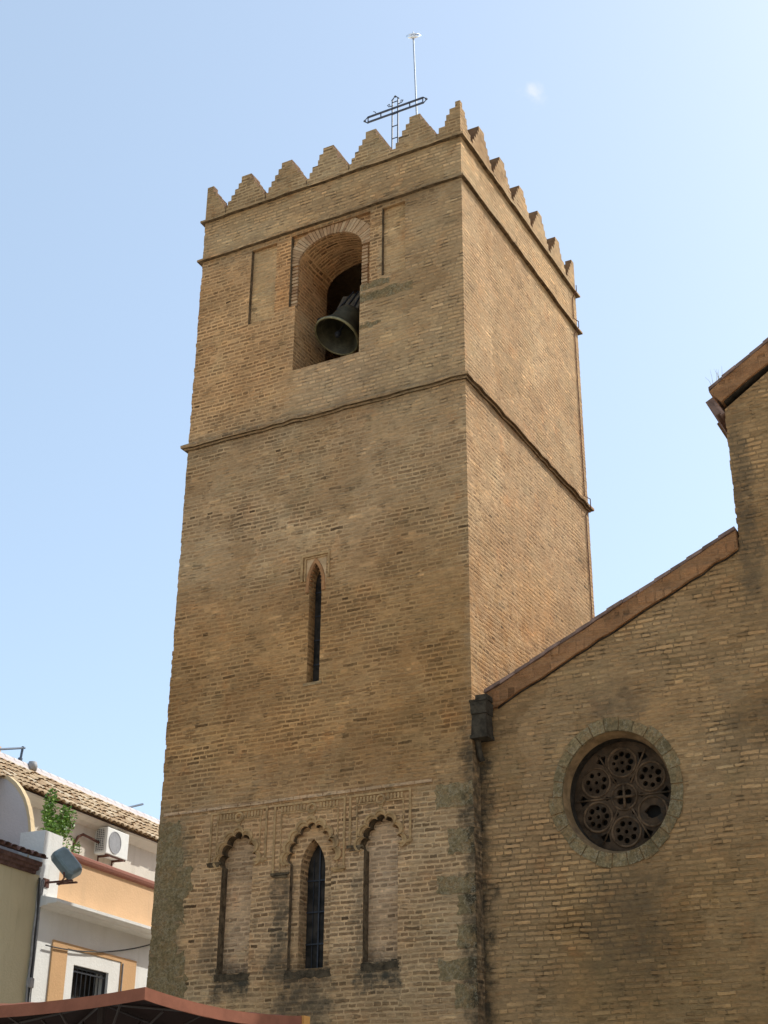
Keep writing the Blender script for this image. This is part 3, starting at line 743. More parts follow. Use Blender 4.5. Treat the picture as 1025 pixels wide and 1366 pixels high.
# corner stones of the lower stage
for x0, x1, z0, z1 in ((-0.66, 0.003, 7.08, 7.46), (-0.44, 0.003, 6.36, 6.74), (-0.63, 0.003, 5.76, 6.02), (-0.30, 0.003, 5.45, 5.72), (-0.30, 0.003, 4.95, 5.3), (-0.62, 0.003, 4.5, 4.8), (-0.35, 0.003, 4.1, 4.45)):
    mb = MB(); rough_block(mb, x0, x1, z0, z1, -0.003 - random.uniform(0, 0.003), j=0.028, clampx=0.004)
    tower.add('corner_stone', mb, 'stone')
z = 3.0
for w, h in ((0.5, 0.5), (0.75, 0.42), (0.62, 0.45), (0.8, 0.5), (0.72, 0.38), (0.55, 0.5), (0.66, 0.42), (0.78, 0.5), (0.56, 0.52), (0.48, 0.3)):
    mb = MB(); rough_block(mb, -TW + 0.002, -TW + w, z, min(z + h, 7.56), -0.003 - random.uniform(0, 0.004), j=0.05, clampx=-TW + 0.002)
    tower.add('corner_stone', mb, 'stone'); z += h - 0.01
    if z > 7.5: break

# ------------------------------------------------------------------ bell
MC = Vector((-2.99, 0.52, 16.80)); tilt = R(24)
bm_ = Matrix.Translation(MC) @ Matrix.Rotation(R(13), 4, 'Y') @ Matrix.Rotation(-tilt, 4, 'X')
BR_ = 0.47
bell = Thing('church_bell', 'weathered bronze bell tipped mouth outward inside the arched belfry opening', 'bell', MC)
prof = [(1.0, 0), (0.985, 0.05), (0.90, 0.2), (0.78, 0.42), (0.68, 0.75), (0.62, 1.15), (0.585, 1.4), (0.52, 1.52), (0.36, 1.62), (0.0, 1.66)]
inn = [(0.0, 1.52), (0.44, 1.44), (0.52, 1.3), (0.55, 1.1), (0.60, 0.75), (0.70, 0.42), (0.82, 0.18), (0.93, 0.01)]
mb = MB().lathe([(r * BR_, h * BR_) for r, h in prof] , bm_, 40); mb.lathe([(r * BR_, h * BR_) for r, h in inn], bm_, 40)
bb = bell.add('bell_body', mb, 'bronze', smooth=True)
mb = MB().lathe([(0.925 * BR_, 0.0), (0.95 * BR_, -0.018), (1.0 * BR_, -0.012), (1.015 * BR_, 0.015), (1.0 * BR_, 0.035)], bm_, 40)
for h in (0.24, 0.47): mb.lathe([((0.885 - h * 0.42) * BR_, h * BR_ * 0.98), ((0.925 - h * 0.42) * BR_, h * BR_ + 0.008), ((0.885 - h * 0.42) * BR_, h * BR_ + 0.03)], bm_, 40)
bell.add('rim', mb, 'bronze_lip', bb, smooth=True)
mb = MB().tube([bm_ @ Vector((0, 0, 0.72)), bm_ @ Vector((0, 0, 0.1))], 0.02, 8); mb.lathe([(0, -0.02), (0.05, 0.0), (0.065, 0.06), (0.04, 0.13), (0, 0.15)], bm_ @ Matrix.Translation((0, 0, 0.02)), 12)
bell.add('clapper', mb, 'iron')
mb = MB(); A = bm_.to_3x3()
for i in range(5):
    off = -0.26 + i * 0.13
    mb.obox(bm_ @ Vector((off * 1.1, 0, 1.05 - abs(off) * 0.25)), A @ Vector((0.058, 0, 0)), A @ Vector((0, 0.12, 0)), A @ Vector((off * 0.1, 0, 0.30 - abs(off) * 0.3)))
mb.bevel(0.012, 1)
hs = bell.add('headstock', mb, 'wood')
mb = MB()
for off in (-0.2, -0.06, 0.08, 0.2):
    mb.tube([bm_ @ Vector((off * 1.4, -0.13, 0.7)), bm_ @ Vector((off, -0.14, 1.02)), bm_ @ Vector((off * 0.8, -0.13, 1.32))], 0.016, 6)
bell.add('strap', mb, 'iron', hs)
mb = MB().tube([(-3.645, MC.y + 0.35, 17.58), (-2.185, MC.y + 0.35, 17.58)], 0.035, 10)
bell.add('axle', mb, 'iron')

# ------------------------------------------------------------------ iron cross and lightning rod
cross = Thing('iron_cross', 'dark openwork iron cross standing on the tower roof behind the battlements', 'cross', (-3.0, 3.0, 22.0))
CX, CY, CZ, w = -3.03, 3.0, 24.46, 0.075
mb = MB()
def bar(mb, a, b, t=0.02):
    mb.tube([a, b], t, 4)
for s in (-w, w):
    bar(mb, (CX + s, CY, 22.0), (CX + s, CY, 24.78))
z = 22.2
while z < 24.8:
    mb.tube([(CX - w, CY, z), (CX + w, CY, z)], 0.014, 6); z += 0.36
cross.add('upright', mb, 'cross_iron')
mb = MB()
for s in (-w, w): bar(mb, (CX - 0.72, CY - 0.005, CZ + s), (CX + 0.72, CY - 0.005, CZ + s), 0.025)
for x in (-0.72, -0.38, 0.38, 0.72): mb.tube([(CX + x, CY, CZ - w), (CX + x, CY, CZ + w)], 0.016, 6)
cross.add('crossbar', mb, 'cross_iron')
for ex, ez, dx, dz in ((CX - 0.72, CZ, -1, 0), (CX + 0.72, CZ, 1, 0), (CX, 24.78, 0, 1)):
    mb = MB(); d = Vector((dx, 0, dz)); p = Vector((ex, CY, ez)); sd = Vector((dz, 0, dx))
    for s in (-1, 1): mb.tube([p + sd * 0.09 * s, p + sd * 0.06 * s + d * 0.04, p + d * 0.12], 0.02, 6, 0.008)
    mb.lathe([(0, -0.03), (0.035, 0), (0, 0.05)], Matrix.Translation(p + d * 0.09), 8)
    cross.add('finial', mb, 'cross_iron')
mb = MB()
for sx in (-1, 1):
    for sz in (1,):
        mb = MB(); c = Vector((CX + sx * (w + 0.08), CY, CZ + sz * (w + 0.08)))
        mb.tube([c + Vector((-sx * 0.1, 0, -sz * 0.0)), c + Vector((0.02 * sx, 0, 0.02 * sz)), c + Vector((0.05 * sx, 0, 0.07 * sz)), c + Vector((-0.0 * sx, 0, 0.09 * sz)), c + Vector((-0.01 * sx, 0, 0.05 * sz))], 0.012, 6)
        cross.add('scroll', mb, 'cross_iron')
mb = MB()
mb.tube([(CX - 0.5, CY, CZ + w), (CX - 0.52, CY, CZ + 0.15), (CX - 0.58, CY, CZ + 0.2)], 0.01, 5)
cross.add('scroll', mb, 'cross_iron')
mb = MB().lathe([(0, 0), (0.3, 0), (0.3, 0.1), (0.14, 0.25), (0.12, 0.5), (0, 0.5)], Matrix.Translation((CX, CY, 21.75)), 12)
cross.add('pedestal', mb, 'stone')

rod = Thing('lightning_rod', 'thin steel lightning rod with a shiny ringed head rising beside the iron cross', 'lightning rod', (-2.52, 3.1, 22.0))
rod.add('mast', MB().tube([(-2.50, 3.1, 21.5), (-2.52, 3.1, 24.2), (-2.60, 3.1, 26.55)], 0.021, 8), 'steel')
H = Vector((-2.605, 3.1, 26.66))
mb = MB().torus(H, (0.3, -0.75, 0.55), 0.15, 0.026, 28, 8); mb.torus(H + Vector((0, 0, 0.03)), (0.15, -0.5, 0.8), 0.12, 0.014, 28, 6)
mb.torus(H - Vector((0, 0, 0.04)), (0.15, -0.5, 0.8), 0.13, 0.014, 28, 6)
rod.add('ring', mb, 'chrome', smooth=True)
mb = MB()
for k in range(8):
    a = k * math.tau / 8; mb.tube([H, H + Vector((math.cos(a) * 0.13, math.sin(a) * 0.1, math.sin(a) * 0.06))], 0.007, 5)
mb.lathe([(0, -0.12), (0.03, -0.1), (0.035, 0.02), (0.02, 0.06), (0.01, 0.13), (0, 0.15)], Matrix.Translation(H), 12)
rod.add('head', mb, 'steel', smooth=True)

# ------------------------------------------------------------------ church
NY = 0.27
church = Thing('church', 'brown brick church facade with sloping copings and a round rose window beside the tower', 'church', (9, 8, 0))
def mirror(x): return 18.0 - x
RX, RZ = 2.21, 7.10
def ell(a, b, n=48, cx=RX, cz=RZ): return [(cx + a * math.cos(k * math.tau / n), cz + b * math.sin(k * math.tau / n)) for k in range(n)]
lowL, lowR = (0.004, 8.55), (4.42, 10.62)
NE = 4.43; NEZ = 13.10; NPZ = 16.1
def edge_jag(x, z0, z1, sgn, seed):
    pl = []; z = z0; k = 0
    while z < z1 - 0.08:
        d = random.Random(seed + k).uniform(0, 0.02); pl += [(x + sgn * d, z), (x + sgn * d, min(z + 0.084, z1))]; z += 0.084; k += 1
    return pl
outl = [(0.004, 0), lowL, lowR] + edge_jag(NE, 10.63, NEZ, 1, 50) + [(9.0, NPZ), (mirror(NE), NEZ), (mirror(lowR[0]), lowR[1]), (mirror(lowL[0]), lowL[1]), (mirror(0.004), 0)]
church.add('facade_wall', MB().plate(outl, [ell(0.87, 0.94)], XZ, NY, NY + 0.75), 'nave')
church.add('side_wall', MB().box(4.44, 5.1, NY + 0.75, 24, 8.0, 13.05), 'nave')
church.add('side_wall', MB().box(mirror(5.1), mirror(4.44), NY + 0.75, 24, 8.0, 13.05), 'nave')
church.add('side_wall', MB().box(0.05, 0.6, TD + 0.02, 24, 0, 8.6), 'nave')
church.add('side_wall', MB().box(mirror(0.6), mirror(0.05), NY + 0.75, 24, 0, 8.6), 'nave')
church.add('rear_wall', MB().prism([(0.05, 0), (0.05, 8.6), (4.43, 10.6), (4.43, 13.0), (9, 16), (mirror(4.43), 13.0), (mirror(4.43), 10.6), (mirror(.05), 8.6), (mirror(.05), 0)], XZ, 24, 24.5), 'nave')
# copings: a rendered band with a thin row of tiles on top
def coping(p, q, th, tile=0.05, cut=None):
    (x0, z0), (x1, z1) = p, q
    mb = MB(); n = 22
    tp = [(x0 + (x1 - x0) * i / n, z0 + (z1 - z0) * i / n + random.uniform(-0.014, 0.014)) for i in range(n + 1)]
    bt = [(x, z + random.uniform(-0.012, 0.012) - th * (1 if cut is None else 1)) for x, z in tp]
    if cut: bt[0] = (bt[0][0] + cut, bt[0][1] + cut * (z1 - z0) / (x1 - x0))
    mb.prism(tp + bt[::-1], XZ, NY - 0.075, NY + 0.8)
    o = church.add('coping', mb, 'coping')
    mb = MB(); L = math.hypot(x1 - x0, z1 - z0); k = max(2, int(L / 0.28))
    for i in range(k):
        f0, f1 = i / k, (i + 0.985) / k; dz = random.uniform(-0.008, 0.008); dy = random.uniform(-0.02, 0.02)
        a = (x0 + (x1 - x0) * f0, z0 + (z1 - z0) * f0 + 0.004 + dz); b = (x0 + (x1 - x0) * f1, z0 + (z1 - z0) * f1 + 0.004 + dz)
        mb.prism([a, b, (b[0], b[1] + tile), (a[0], a[1] + tile + 0.012)], XZ, NY - 0.10 + dy, NY + 0.82)
    church.add('coping_tile', mb, 'coping_tile', o)
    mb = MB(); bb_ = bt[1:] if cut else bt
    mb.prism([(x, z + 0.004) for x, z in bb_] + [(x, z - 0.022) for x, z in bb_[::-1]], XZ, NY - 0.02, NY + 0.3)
    church.add('shade_strip', mb, 'deep_shade', o)  # added dark strip painting the shadow line under the coping
coping((0.15, 8.90), (4.42, 10.90), 0.31, cut=0.12)
coping((4.24, 13.42), (9.0, 16.42), 0.345, cut=0.18)
coping((mirror(4.42), 10.90), (mirror(0.15), 8.90), 0.35)
coping((9.0, 16.42), (mirror(4.24), 13.42), 0.37)
# eaves end beside the upper coping
mb = MB()
dv = Vector((0.19, 0, -0.37)).normalized(); pv = Vector((0.37, 0, 0.19)).normalized()
for k, (ln, o) in enumerate(((0.26, -0.06), (0.30, 0.0))):
    c = Vector((4.31, 0, 13.13)) + pv * (o + 0.02)
    mb.obox((c.x, 8.4, c.z), dv * (ln * 0.62), (0, 8.2 - k * 0.04, 0), pv * 0.04)
church.add('eave', mb, 'coping_tile')
# roofs
mb = MB()
for (a, b) in (((0.15, 8.86), (4.42, 10.86)), ((4.1, 13.3), (9.0, 16.36)), ((mirror(4.1), 13.3), (9.0, 16.36)), ((mirror(0.15), 8.86), (mirror(4.42), 10.86))):
    yb = NY + 0.82 if a[0] > 1 else TD + 0.02
    mb.face([(a[0], yb, a[1]), (b[0], yb, b[1]), (b[0], 24, b[1]), (a[0], 24, a[1])])
mb.face([(0.9, NY + .8, 9.2), (4.42, NY + .8, 10.86), (4.42, TD, 10.86), (0.9, TD, 9.2)])
church.add('roof', mb, 'tile')
# rose window
mb = MB(); NB = 26
for k in range(NB):
    a0, a1 = (k + 0.03) * math.tau / NB, (k + 0.97) * math.tau / NB; ro = random.uniform(-0.045, 0.03)
    q = []
    for j in range(4):
        a = a0 + (a1 - a0) * j / 3; q.append((RX + (1.045 + ro) * math.cos(a), RZ + (1.115 + ro) * math.sin(a)))
    for j in range(3, -1, -1):
        a = a0 + (a1 - a0) * j / 3; q.append((RX + 0.855 * math.cos(a), RZ + 0.925 * math.sin(a)))
    mb.prism(q, XZ, NY - 0.012 - random.uniform(0, 0.014), NY + 0.06)
rose = church.add('rose_window', mb, 'stone')
mb = MB(); n = 64; A_ = []
for (a, b, y) in ((0.868, 0.938, NY + 0.001), (0.845, 0.91, NY + 0.06), (0.805, 0.865, NY + 0.17), (0.80, 0.86, NY + 0.19)):
    A_.append([mb.bm.verts.new((x, y, z)) for x, z in ell(a, b, n)])
for a, b in zip(A_, A_[1:]):
    for k in range(n): mb.bm.faces.new((a[k], a[(k + 1) % n], b[(k + 1) % n], b[k]))
church.add('reveal', mb, 'reveal', rose, smooth=True)
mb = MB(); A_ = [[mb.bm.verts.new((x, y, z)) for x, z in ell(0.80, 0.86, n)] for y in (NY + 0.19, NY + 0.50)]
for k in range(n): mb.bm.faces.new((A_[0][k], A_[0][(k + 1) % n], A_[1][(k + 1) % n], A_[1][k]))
church.add('inner_reveal', mb, 'deep_shade', rose, smooth=True)  # dark tube painting the deep shadow around the tracery
holes = []
def circ(cx, cz, r, n=12, ph=0.0): return [(cx + r * math.cos(ph + k * math.tau / n), cz + r * math.sin(ph + k * math.tau / n)) for k in range(n)]
cl = [(RX, RZ)] + [(RX + 0.50 * math.cos(R(30 + 60 * k)), RZ + 0.53 * math.sin(R(30 + 60 * k))) for k in range(6)]
for i, (cx, cz) in enumerate(cl):
    if i == 0:
        for k in range(4): holes.append(circ(cx + 0.085 * math.cos(R(45 + 90 * k)), cz + 0.085 * math.sin(R(45 + 90 * k)), 0.055))
        continue
    if i == 6:                                      # one rosette has lost its middle
        holes.append([(cx + (0.12 + random.uniform(-0.035, 0.02)) * math.cos(k * math.tau / 14), cz + (0.12 + random.uniform(-0.035, 0.02)) * math.sin(k * math.tau / 14)) for k in range(14)])
        continue
    nk = 7 if i % 2 else 8
    for k in range(nk):
        a = math.tau * k / nk + 0.4 * i; holes.append(circ(cx + 0.135 * math.cos(a), cz + 0.135 * math.sin(a), 0.042 + random.uniform(-0.014, 0.008), 10))
    holes.append(circ(cx, cz, 0.03, 10))
for k in range(6):
    a = R(60 * k)
    holes.append(circ(RX + 0.275 * math.cos(a), RZ + 0.29 * math.sin(a), 0.035, 8))
    holes.append([(RX + r * math.cos(a + d), RZ + r * 1.05 * math.sin(a + d)) for r, d in ((0.56, 0), (0.68, -0.13), (0.72, 0), (0.68, 0.13))])
mb = MB().plate(ell(0.798, 0.857, 64), holes, XZ, NY + 0.38, NY + 0.46)
tr = church.add('tracery', mb, 'tracery', rose)
mb = MB()
for i, (cx, cz) in enumerate(cl): mb.torus((cx, NY + 0.38, cz), (0, 1, 0), 0.225 if i else 0.2, 0.02, 28, 6)
for k in range(6):
    a = R(60 * k); mb.tube([(RX + 0.22 * math.cos(a), NY + 0.38, RZ + 0.22 * math.sin(a)), (RX + 0.76 * math.cos(a), NY + 0.38, RZ + 0.8 * math.sin(a))], 0.016, 6)
mb.tube([(RX, NY + 0.375, RZ - 0.18), (RX, NY + 0.375, RZ + 0.18)], 0.022, 6); mb.tube([(RX - 0.18, NY + 0.375, RZ), (RX + 0.18, NY + 0.375, RZ)], 0.022, 6)
church.add('ribs', mb, 'ribs', rose, smooth=True)
church.add('glass', MB().prism(ell(0.80, 0.85, 40), XZ, NY + 0.52, NY + 0.55), 'void', rose)

# rainwater hopper in the corner between tower and church
hop = Thing('rain_hopper', 'blackened lead rainwater hopper in the corner where tower and church meet', 'rain hopper', (0.14, 0.1, 8.1))
mb = MB()
def frus(mb, z0, z1, a, b):
    lo = [mb.bm.verts.new((0.145 + sx * a[0], 0.06 + sy * a[1], z0)) for sx, sy in ((-1, -1), (1, -1), (1, 1), (-1, 1))]
    hi = [mb.bm.verts.new((0.145 + sx * b[0], 0.06 + sy * b[1], z1)) for sx, sy in ((-1, -1), (1, -1), (1, 1), (-1, 1))]
    mb.bm.faces.new(lo[::-1]); mb.bm.faces.new(hi)
    for i in range(4): mb.bm.faces.new((lo[i], lo[(i + 1) % 4], hi[(i + 1) % 4], hi[i]))
frus(mb, 8.17, 8.50, (0.135, 0.13), (0.12, 0.12)); frus(mb, 8.504, 8.70, (0.13, 0.14), (0.14, 0.145)); frus(mb, 8.11, 8.166, (0.15, 0.145), (0.145, 0.14))
hop.add('box', mb, 'lead')
hop.add('lip', MB().box(-0.005, 0.27, -0.095, 0.2, 8.704, 8.735, 0.008).box(0.08, 0.28, -0.05, 0.2, 8.737, 8.82, 0.01), 'lead')
hop.add('outlet', MB().tube([(0.05, 0.1, 8.12), (0.05, 0.14, 7.95), (0.075, 0.19, 7.8)], 0.05, 8), 'lead')

# weeds on the upper coping
weed = Thing('weed_tuft', 'thin dry weeds sprouting on the tip of the upper church coping', 'plant', (4.32, 0.25, 13.5))
mb = MB()
for k in range(9):
    x = 4.27 + random.uniform(0, 0.22); h = random.uniform(0.15, 0.38); dx = random.uniform(-0.12, 0.06)
    mb.tube([(x, 0.25, 13.44 + (x - 4.27) * 0.63), (x + dx * 0.4, 0.25, 13.5 + h * 0.6), (x + dx, 0.24, 13.5 + h)], 0.004, 4, 0.0015)
weed.add('blade', mb, 'dry')

# ------------------------------------------------------------------ houses on the left (frame: x = out of facade, y = along it)
HR = R(5)
F = -9.5
def tiles(mb, y0, y1, e, tp, pitch, nrow, rad, over=0.04):
    """barrel tiles: e, tp = (x, z) of eave and top"""
    d = Vector((tp[0] - e[0], 0, tp[1] - e[1])); L = d.length; d.normalize(); nr = Vector((-d.z, 0, d.x))
    if nr.z < 0: nr = -nr
    n = int((y1 - y0) / pitch)
    for i in range(n):
        y = y0 + (i + 0.5) * pitch; hw = rad; ph = random.uniform(-0.06, 0.06)
        for r in range(nrow):
            a = Vector((e[0], y + random.uniform(-0.012, 0.012), e[1])) + d * (L * r / nrow - over - random.uniform(0, 0.03) + (ph if r else ph * 0.3)); b = a + d * (L / nrow + 0.09)
            la, lb = 0.022 + random.uniform(-.006, .01), 0.0
            va, vb = [], []
            for q in range(7):
                th = math.pi * q / 6
                va.append(mb.bm.verts.new(a + Vector((0, 1, 0)) * math.cos(th) * hw + nr * (math.sin(th) * hw * 0.8 + la)))
                vb.append(mb.bm.verts.new(b + Vector((0, 1, 0)) * math.cos(th) * hw * 0.82 + nr * (math.sin(th) * hw * 0.66 + lb)))
            for q in range(6): mb.bm.faces.new((va[q], va[q + 1], vb[q + 1], vb[q]))
        if i < n:                                   # channel tile between the covers
            yy = y + pitch / 2
            for r in range(nrow):
                a = Vector((e[0], yy, e[1])) + d * (L * r / nrow - over * 0.6); b = a + d * (L / nrow + 0.06)
                va, vb = [], []
                for q in range(5):
                    th = math.pi * q / 4
                    va.append(mb.bm.verts.new(a + Vector((0, 1, 0)) * math.cos(th) * hw * 0.9 + nr * (0.05 - math.sin(th) * hw * 0.35 + 0.015)))
                    vb.append(mb.bm.verts.new(b + Vector((0, 1, 0)) * math.cos(th) * hw * 0.9 + nr * (0.05 - math.sin(th) * hw * 0.35)))
                for q in range(4): mb.bm.faces.new((va[q], va[q + 1], vb[q + 1], vb[q]))

wh = Thing('white_house', 'white house with an orange parapet, maroon coping and an ochre framed barred window', 'house', (F - 2, 6, 0), HR)
WY0, WY1, WZ0, WZ1 = 3.43, 4.65, 4.2, 5.62
outl = [(2.07, 0), (11, 0), (11, 6.6), (2.07, 6.6)]
wh.add('wall', MB().plate(outl, [[(WY0, WZ0), (WY1, WZ0), (WY1, WZ1), (WY0, WZ1)]], YZ, F - 0.4, F), 'white')
wh.add('wall', MB().box(F - 6.0, F - 5.6, 2.3, 11, 0, 6.6), 'white')
wh.add('terrace', MB().box(F - 5.6, F - 0.01, 2.3, 11, 6.6, 6.9), 'white')
prof = [(F - 0.02, 6.48), (F + 0.05, 6.49), (F + 0.12, 6.515), (F + 0.20, 6.52), (F + 0.22, 6.545), (F + 0.40, 6.55), (F + 0.42, 6.57), (F + 0.42, 6.625), (F - 0.02, 6.715)]
wh.add('cornice', MB().prism(prof, lambda u, v, d: (u, d, v), 2.10, 11.0), 'white')
wh.add('parapet', MB().box(F - 0.22, F - 0.005, 2.66, 11, 6.72, 7.55), 'orange')
prof = [(F - 0.24, 7.54), (F + 0.01, 7.54), (F + 0.055, 7.57), (F + 0.07, 7.62), (F + 0.055, 7.67), (F + 0.01, 7.70), (F - 0.24, 7.71)]
wh.add('parapet_coping', MB().prism(prof, lambda u, v, d: (u, d, v), 2.67, 11.0), 'maroon')
wh.add('pier', MB().box(F - 0.55, F + 0.012, 2.05, 2.65, 6.70, 7.93, 0.006), 'white')
# ochre surround with a white inner frame
x = F + 0.03
mb = MB().box(F - 0.01, x, 2.67, 3.16, 3.2, 5.975).box(F - 0.01, x, 5.06, 5.62, 3.2, 5.975).box(F - 0.01, x, 3.16, 5.06, 5.885, 5.975)
win = wh.add('window_surround', mb, 'ochre')
mb = MB().box(F + 0.002, F + 0.012, 3.17, WY0, 3.2, 5.88).box(F + 0.002, F + 0.012, WY1, 5.05, 3.2, 5.88).box(F + 0.002, F + 0.012, WY0, WY1, WZ1, 5.88)
wh.add('window_frame', mb, 'white', win)
mb = MB()
for k in range(8): mb.tube([(F - 0.06, WY0 + 0.08 + k * 0.152, WZ0), (F - 0.06, WY0 + 0.08 + k * 0.152, WZ1)], 0.012, 6)
for z in (4.35, 5.0, 5.5): mb.box(F - 0.07, F - 0.05, WY0, WY1, z, z + 0.03)
mb.box(F - 0.075, F - 0.045, WY0, WY0 + 0.05, WZ0, WZ1).box(F - 0.075, F - 0.045, WY1 - 0.05, WY1, WZ0, WZ1).box(F - 0.075, F - 0.045, WY0 + 0.05, WY1 - 0.05, WZ1 - 0.05, WZ1)
wh.add('window_grille', mb, 'grille', win)
wh.add('window_pane', MB().box(F - 0.3, F - 0.28, WY0, WY1, WZ0, WZ1), 'glass', win)
wh.add('pipe', MB().tube([(F + 0.04, 5.10, 3.2), (F + 0.04, 5.10, 5.86)], 0.018, 6), 'greycable')

th = Thing('tiled_house', 'cream house with a pale barrel tiled roof rising behind the orange parapet terrace', 'house', (F - 3.2, 6, 0), HR)
th.add('wall', MB().box(F - 1.9, F - 1.47, -4.0, 13.5, 0, 8.98), 'cream')
th.add('wall', MB().box(F - 6, F - 5.6, -4.0, 13.5, 0, 8.98), 'cream')
th.add('eave_moulding', MB().prism([(F - 1.5, 8.86), (F - 1.43, 8.88), (F - 1.36, 8.94), (F - 1.24, 9.0), (F - 1.22, 9.035), (F - 1.5, 9.05)], lambda u, v, d: (u, d, v), -4.0, 13.5), 'cream')
mb = MB(); tiles(mb, -4.0, 13.5, (F - 1.17, 9.06), (F - 2.5, 10.0), 0.19, 6, 0.088)
mb.face([(F - 1.2, -4, 9.06), (F - 1.2, 13.5, 9.06), (F - 2.5, 13.5, 9.97), (F - 2.5, -4, 9.97)])
rf = th.add('roof', mb, 'tile')
mb = MB().face([(F - 2.5, -4, 9.98), (F - 2.5, 13.5, 9.98), (F - 6.1, 13.5, 8.9), (F - 6.1, -4, 8.9)])
th.add('roof', mb, 'tile_dark')
mb = MB()
y = -4.0
while y < 13.4:
    l = 0.36; pr = []
    for yy, r in ((y, 0.142), (y + l, 0.136)):
        pr.append([mb.bm.verts.new((F - 2.5 + math.cos(math.pi * q / 8) * r, yy, 10.0 + math.sin(math.pi * q / 8) * r)) for q in range(9)])
    for q in range(8): mb.bm.faces.new((pr[0][q], pr[0][q + 1], pr[1][q + 1], pr[1][q]))
    y += l - 0.03
th.add('ridge_tile', mb, 'lavender', rf)
mb = MB().prism([(F - 2.38, 9.93), (F - 2.30, 9.90), (F - 2.38, 10.06)], lambda u, v, d: (u, d, v), -4, 13.5)
th.add('ridge_mortar', mb, 'lavender', rf)
mb = MB().lathe([(0, 0), (0.10, 0), (0.115, 0.1), (0.09, 0.19), (0, 0.21)], Matrix.Translation((F - 2.36, 4.53, 9.98)), 12)
th.add('vent_cowl', mb, 'acgrey', rf, smooth=True)
th.add('chimney', MB().box(F - 3.0, F - 2.62, 2.9, 3.72, 9.8, 10.32), 'ochre_light', rf)

yh = Thing('yellow_house', 'shaded yellowed house wall under a dark tiled eave at the left edge', 'house', (F - 2, -2, 0), HR)
yh.add('wall', MB().box(F - 0.4, F, -7, 2.06, 0, 7.06), 'yellow')
yh.add('wall', MB().box(F - 4.0, F - 0.4, -7, -6.7, 0, 7.06), 'yellow')
prof = [(F - 0.4, 7.05), (F + 0.05, 7.05), (F + 0.06, 7.11), (F + 0.11, 7.115), (F + 0.12, 7.18), (F + 0.17, 7.185), (F + 0.18, 7.26), (F - 0.4, 7.28)]
yh.add('cornice', MB().prism(prof, lambda u, v, d: (u, d, v), -7.0, 1.86), 'tile_dark')
mb = MB(); tiles(mb, -7, 1.9, (F + 0.24, 7.29), (F - 1.2, 7.78), 0.22, 5, 0.10)
mb.face([(F + 0.15, -7, 7.27), (F + 0.15, 1.88, 7.27), (F - 1.3, 1.88, 7.76), (F - 1.3, -7, 7.76)])
yh.add('roof', mb, 'tile_dark')

# curved party wall, ochre rim
gw = Thing('curved_party_wall', 'pale greyish party wall with a quarter round top edged in ochre behind the yellow house', 'wall', (F - 0.8, 2.0, 6.9), HR)
arc = [(-11.6, 9.3), (-11.2, 9.3), (-10.74, 9.15), (-10.52, 9.06), (-10.34, 8.93), (-10.2, 8.78), (-10.08, 8.6), (-9.98, 8.4), (-9.91, 8.2), (-9.86, 8.0), (-9.83, 7.8), (-9.83, 6.9)]
poly = arc + [(-11.6, 6.9)]
gw.add('wall', MB().prism(poly, lambda u, v, d: (u, d, v), 2.06, 2.17), 'lavender')
rim = [(x - 0.02 + (0.05 if i > 1 else 0) * min(1, (i - 1) / 5), z + 0.05 * max(0, 1 - max(0, i - 1) / 8)) for i, (x, z) in enumerate(arc)]
gw.add('rim', MB().plate(rim + [(x - 0.03, z - 0.03 * (i < 6)) for i, (x, z) in enumerate(arc)][::-1], [], lambda u, v, d: (u, d, v), 2.052, 2.185), 'ochre_light')

# air conditioner
ac = Thing('air_conditioner', 'white outdoor air conditioner unit hung on the cream wall under the tiled eave', 'air conditioner', (F - 1.3, 6.3, 8.34), HR)
X0, X1 = F - 1.47, F - 1.15
y0, y1, z0, z1 = 5.87, 6.74, 8.36, 8.94
ac.add('case', MB().box(X0, X1, y0, y1, z0, z1).bevel(0.02, 2), 'acwhite')
fc = Vector((X1, 6.19, 8.645))
mb = MB().torus(fc, (1, 0, 0), 0.235, 0.014, 40, 6)
for r in (0.2, 0.165, 0.13, 0.095, 0.06): mb.torus(fc, (1, 0, 0), r, 0.006, 36, 5)
for k in range(12):
    a = k * math.tau / 12; mb.tube([fc, fc + Vector((0.004, math.cos(a) * 0.235, math.sin(a) * 0.235))], 0.005, 4)
fan = ac.add('fan_grille', mb, 'acgrey')
ac.add('fan_recess', MB().lathe([(0, 0), (0.232, 0), (0.232, 0.004), (0, 0.004)], Matrix.Translation(fc + Vector((0.001, 0, 0))) @ Matrix.Rotation(R(90), 4, 'Y'), 32), 'acgrey', fan)
mb = MB().box(X0 + 0.03, X1 - 0.07, y0 - 0.003, y0 + 0.01, z0 + 0.05, z1 - 0.04)
coil = ac.add('coil', mb, 'acdark')
mb = MB()
for k in range(12): zz = z0 + 0.055 + k * 0.041; mb.box(X0 + 0.03, X1 - 0.07, y0 - 0.012, y0 - 0.004, zz, zz + 0.012)
for k in range(5): xx = X0 + 0.035 + k * 0.05; mb.box(xx, xx + 0.007, y0 - 0.014, y0 - 0.002, z0 + 0.05, z1 - 0.04)
ac.add('side_grille', mb, 'acwhite', coil)
mb = MB()
for yy in (6.03, 6.58): mb.box(F - 1.5, X1 - 0.01, yy, yy + 0.04, z0 - 0.045, z0 - 0.004).box(F - 1.5, F - 1.46, yy, yy + 0.04, z0 - 0.3, z0 - 0.045)
mb.box(X1 - 0.06, X1 - 0.02, 5.92, 6.7, z0 - 0.03, z0 - 0.006)
ac.add('bracket', mb, 'rust')
mb = MB().tube([(X0 + 0.12, y0, 8.6), (X0 + 0.1, 5.6, 8.63), (X0 + 0.08, 5.3, 8.66), (X0 + 0.06, 5.15, 8.58), (X0, 5.1, 8.4), (X0, 5.08, 7.4)], 0.03, 8)
ac.add('pipe', mb, 'rust', smooth=True)

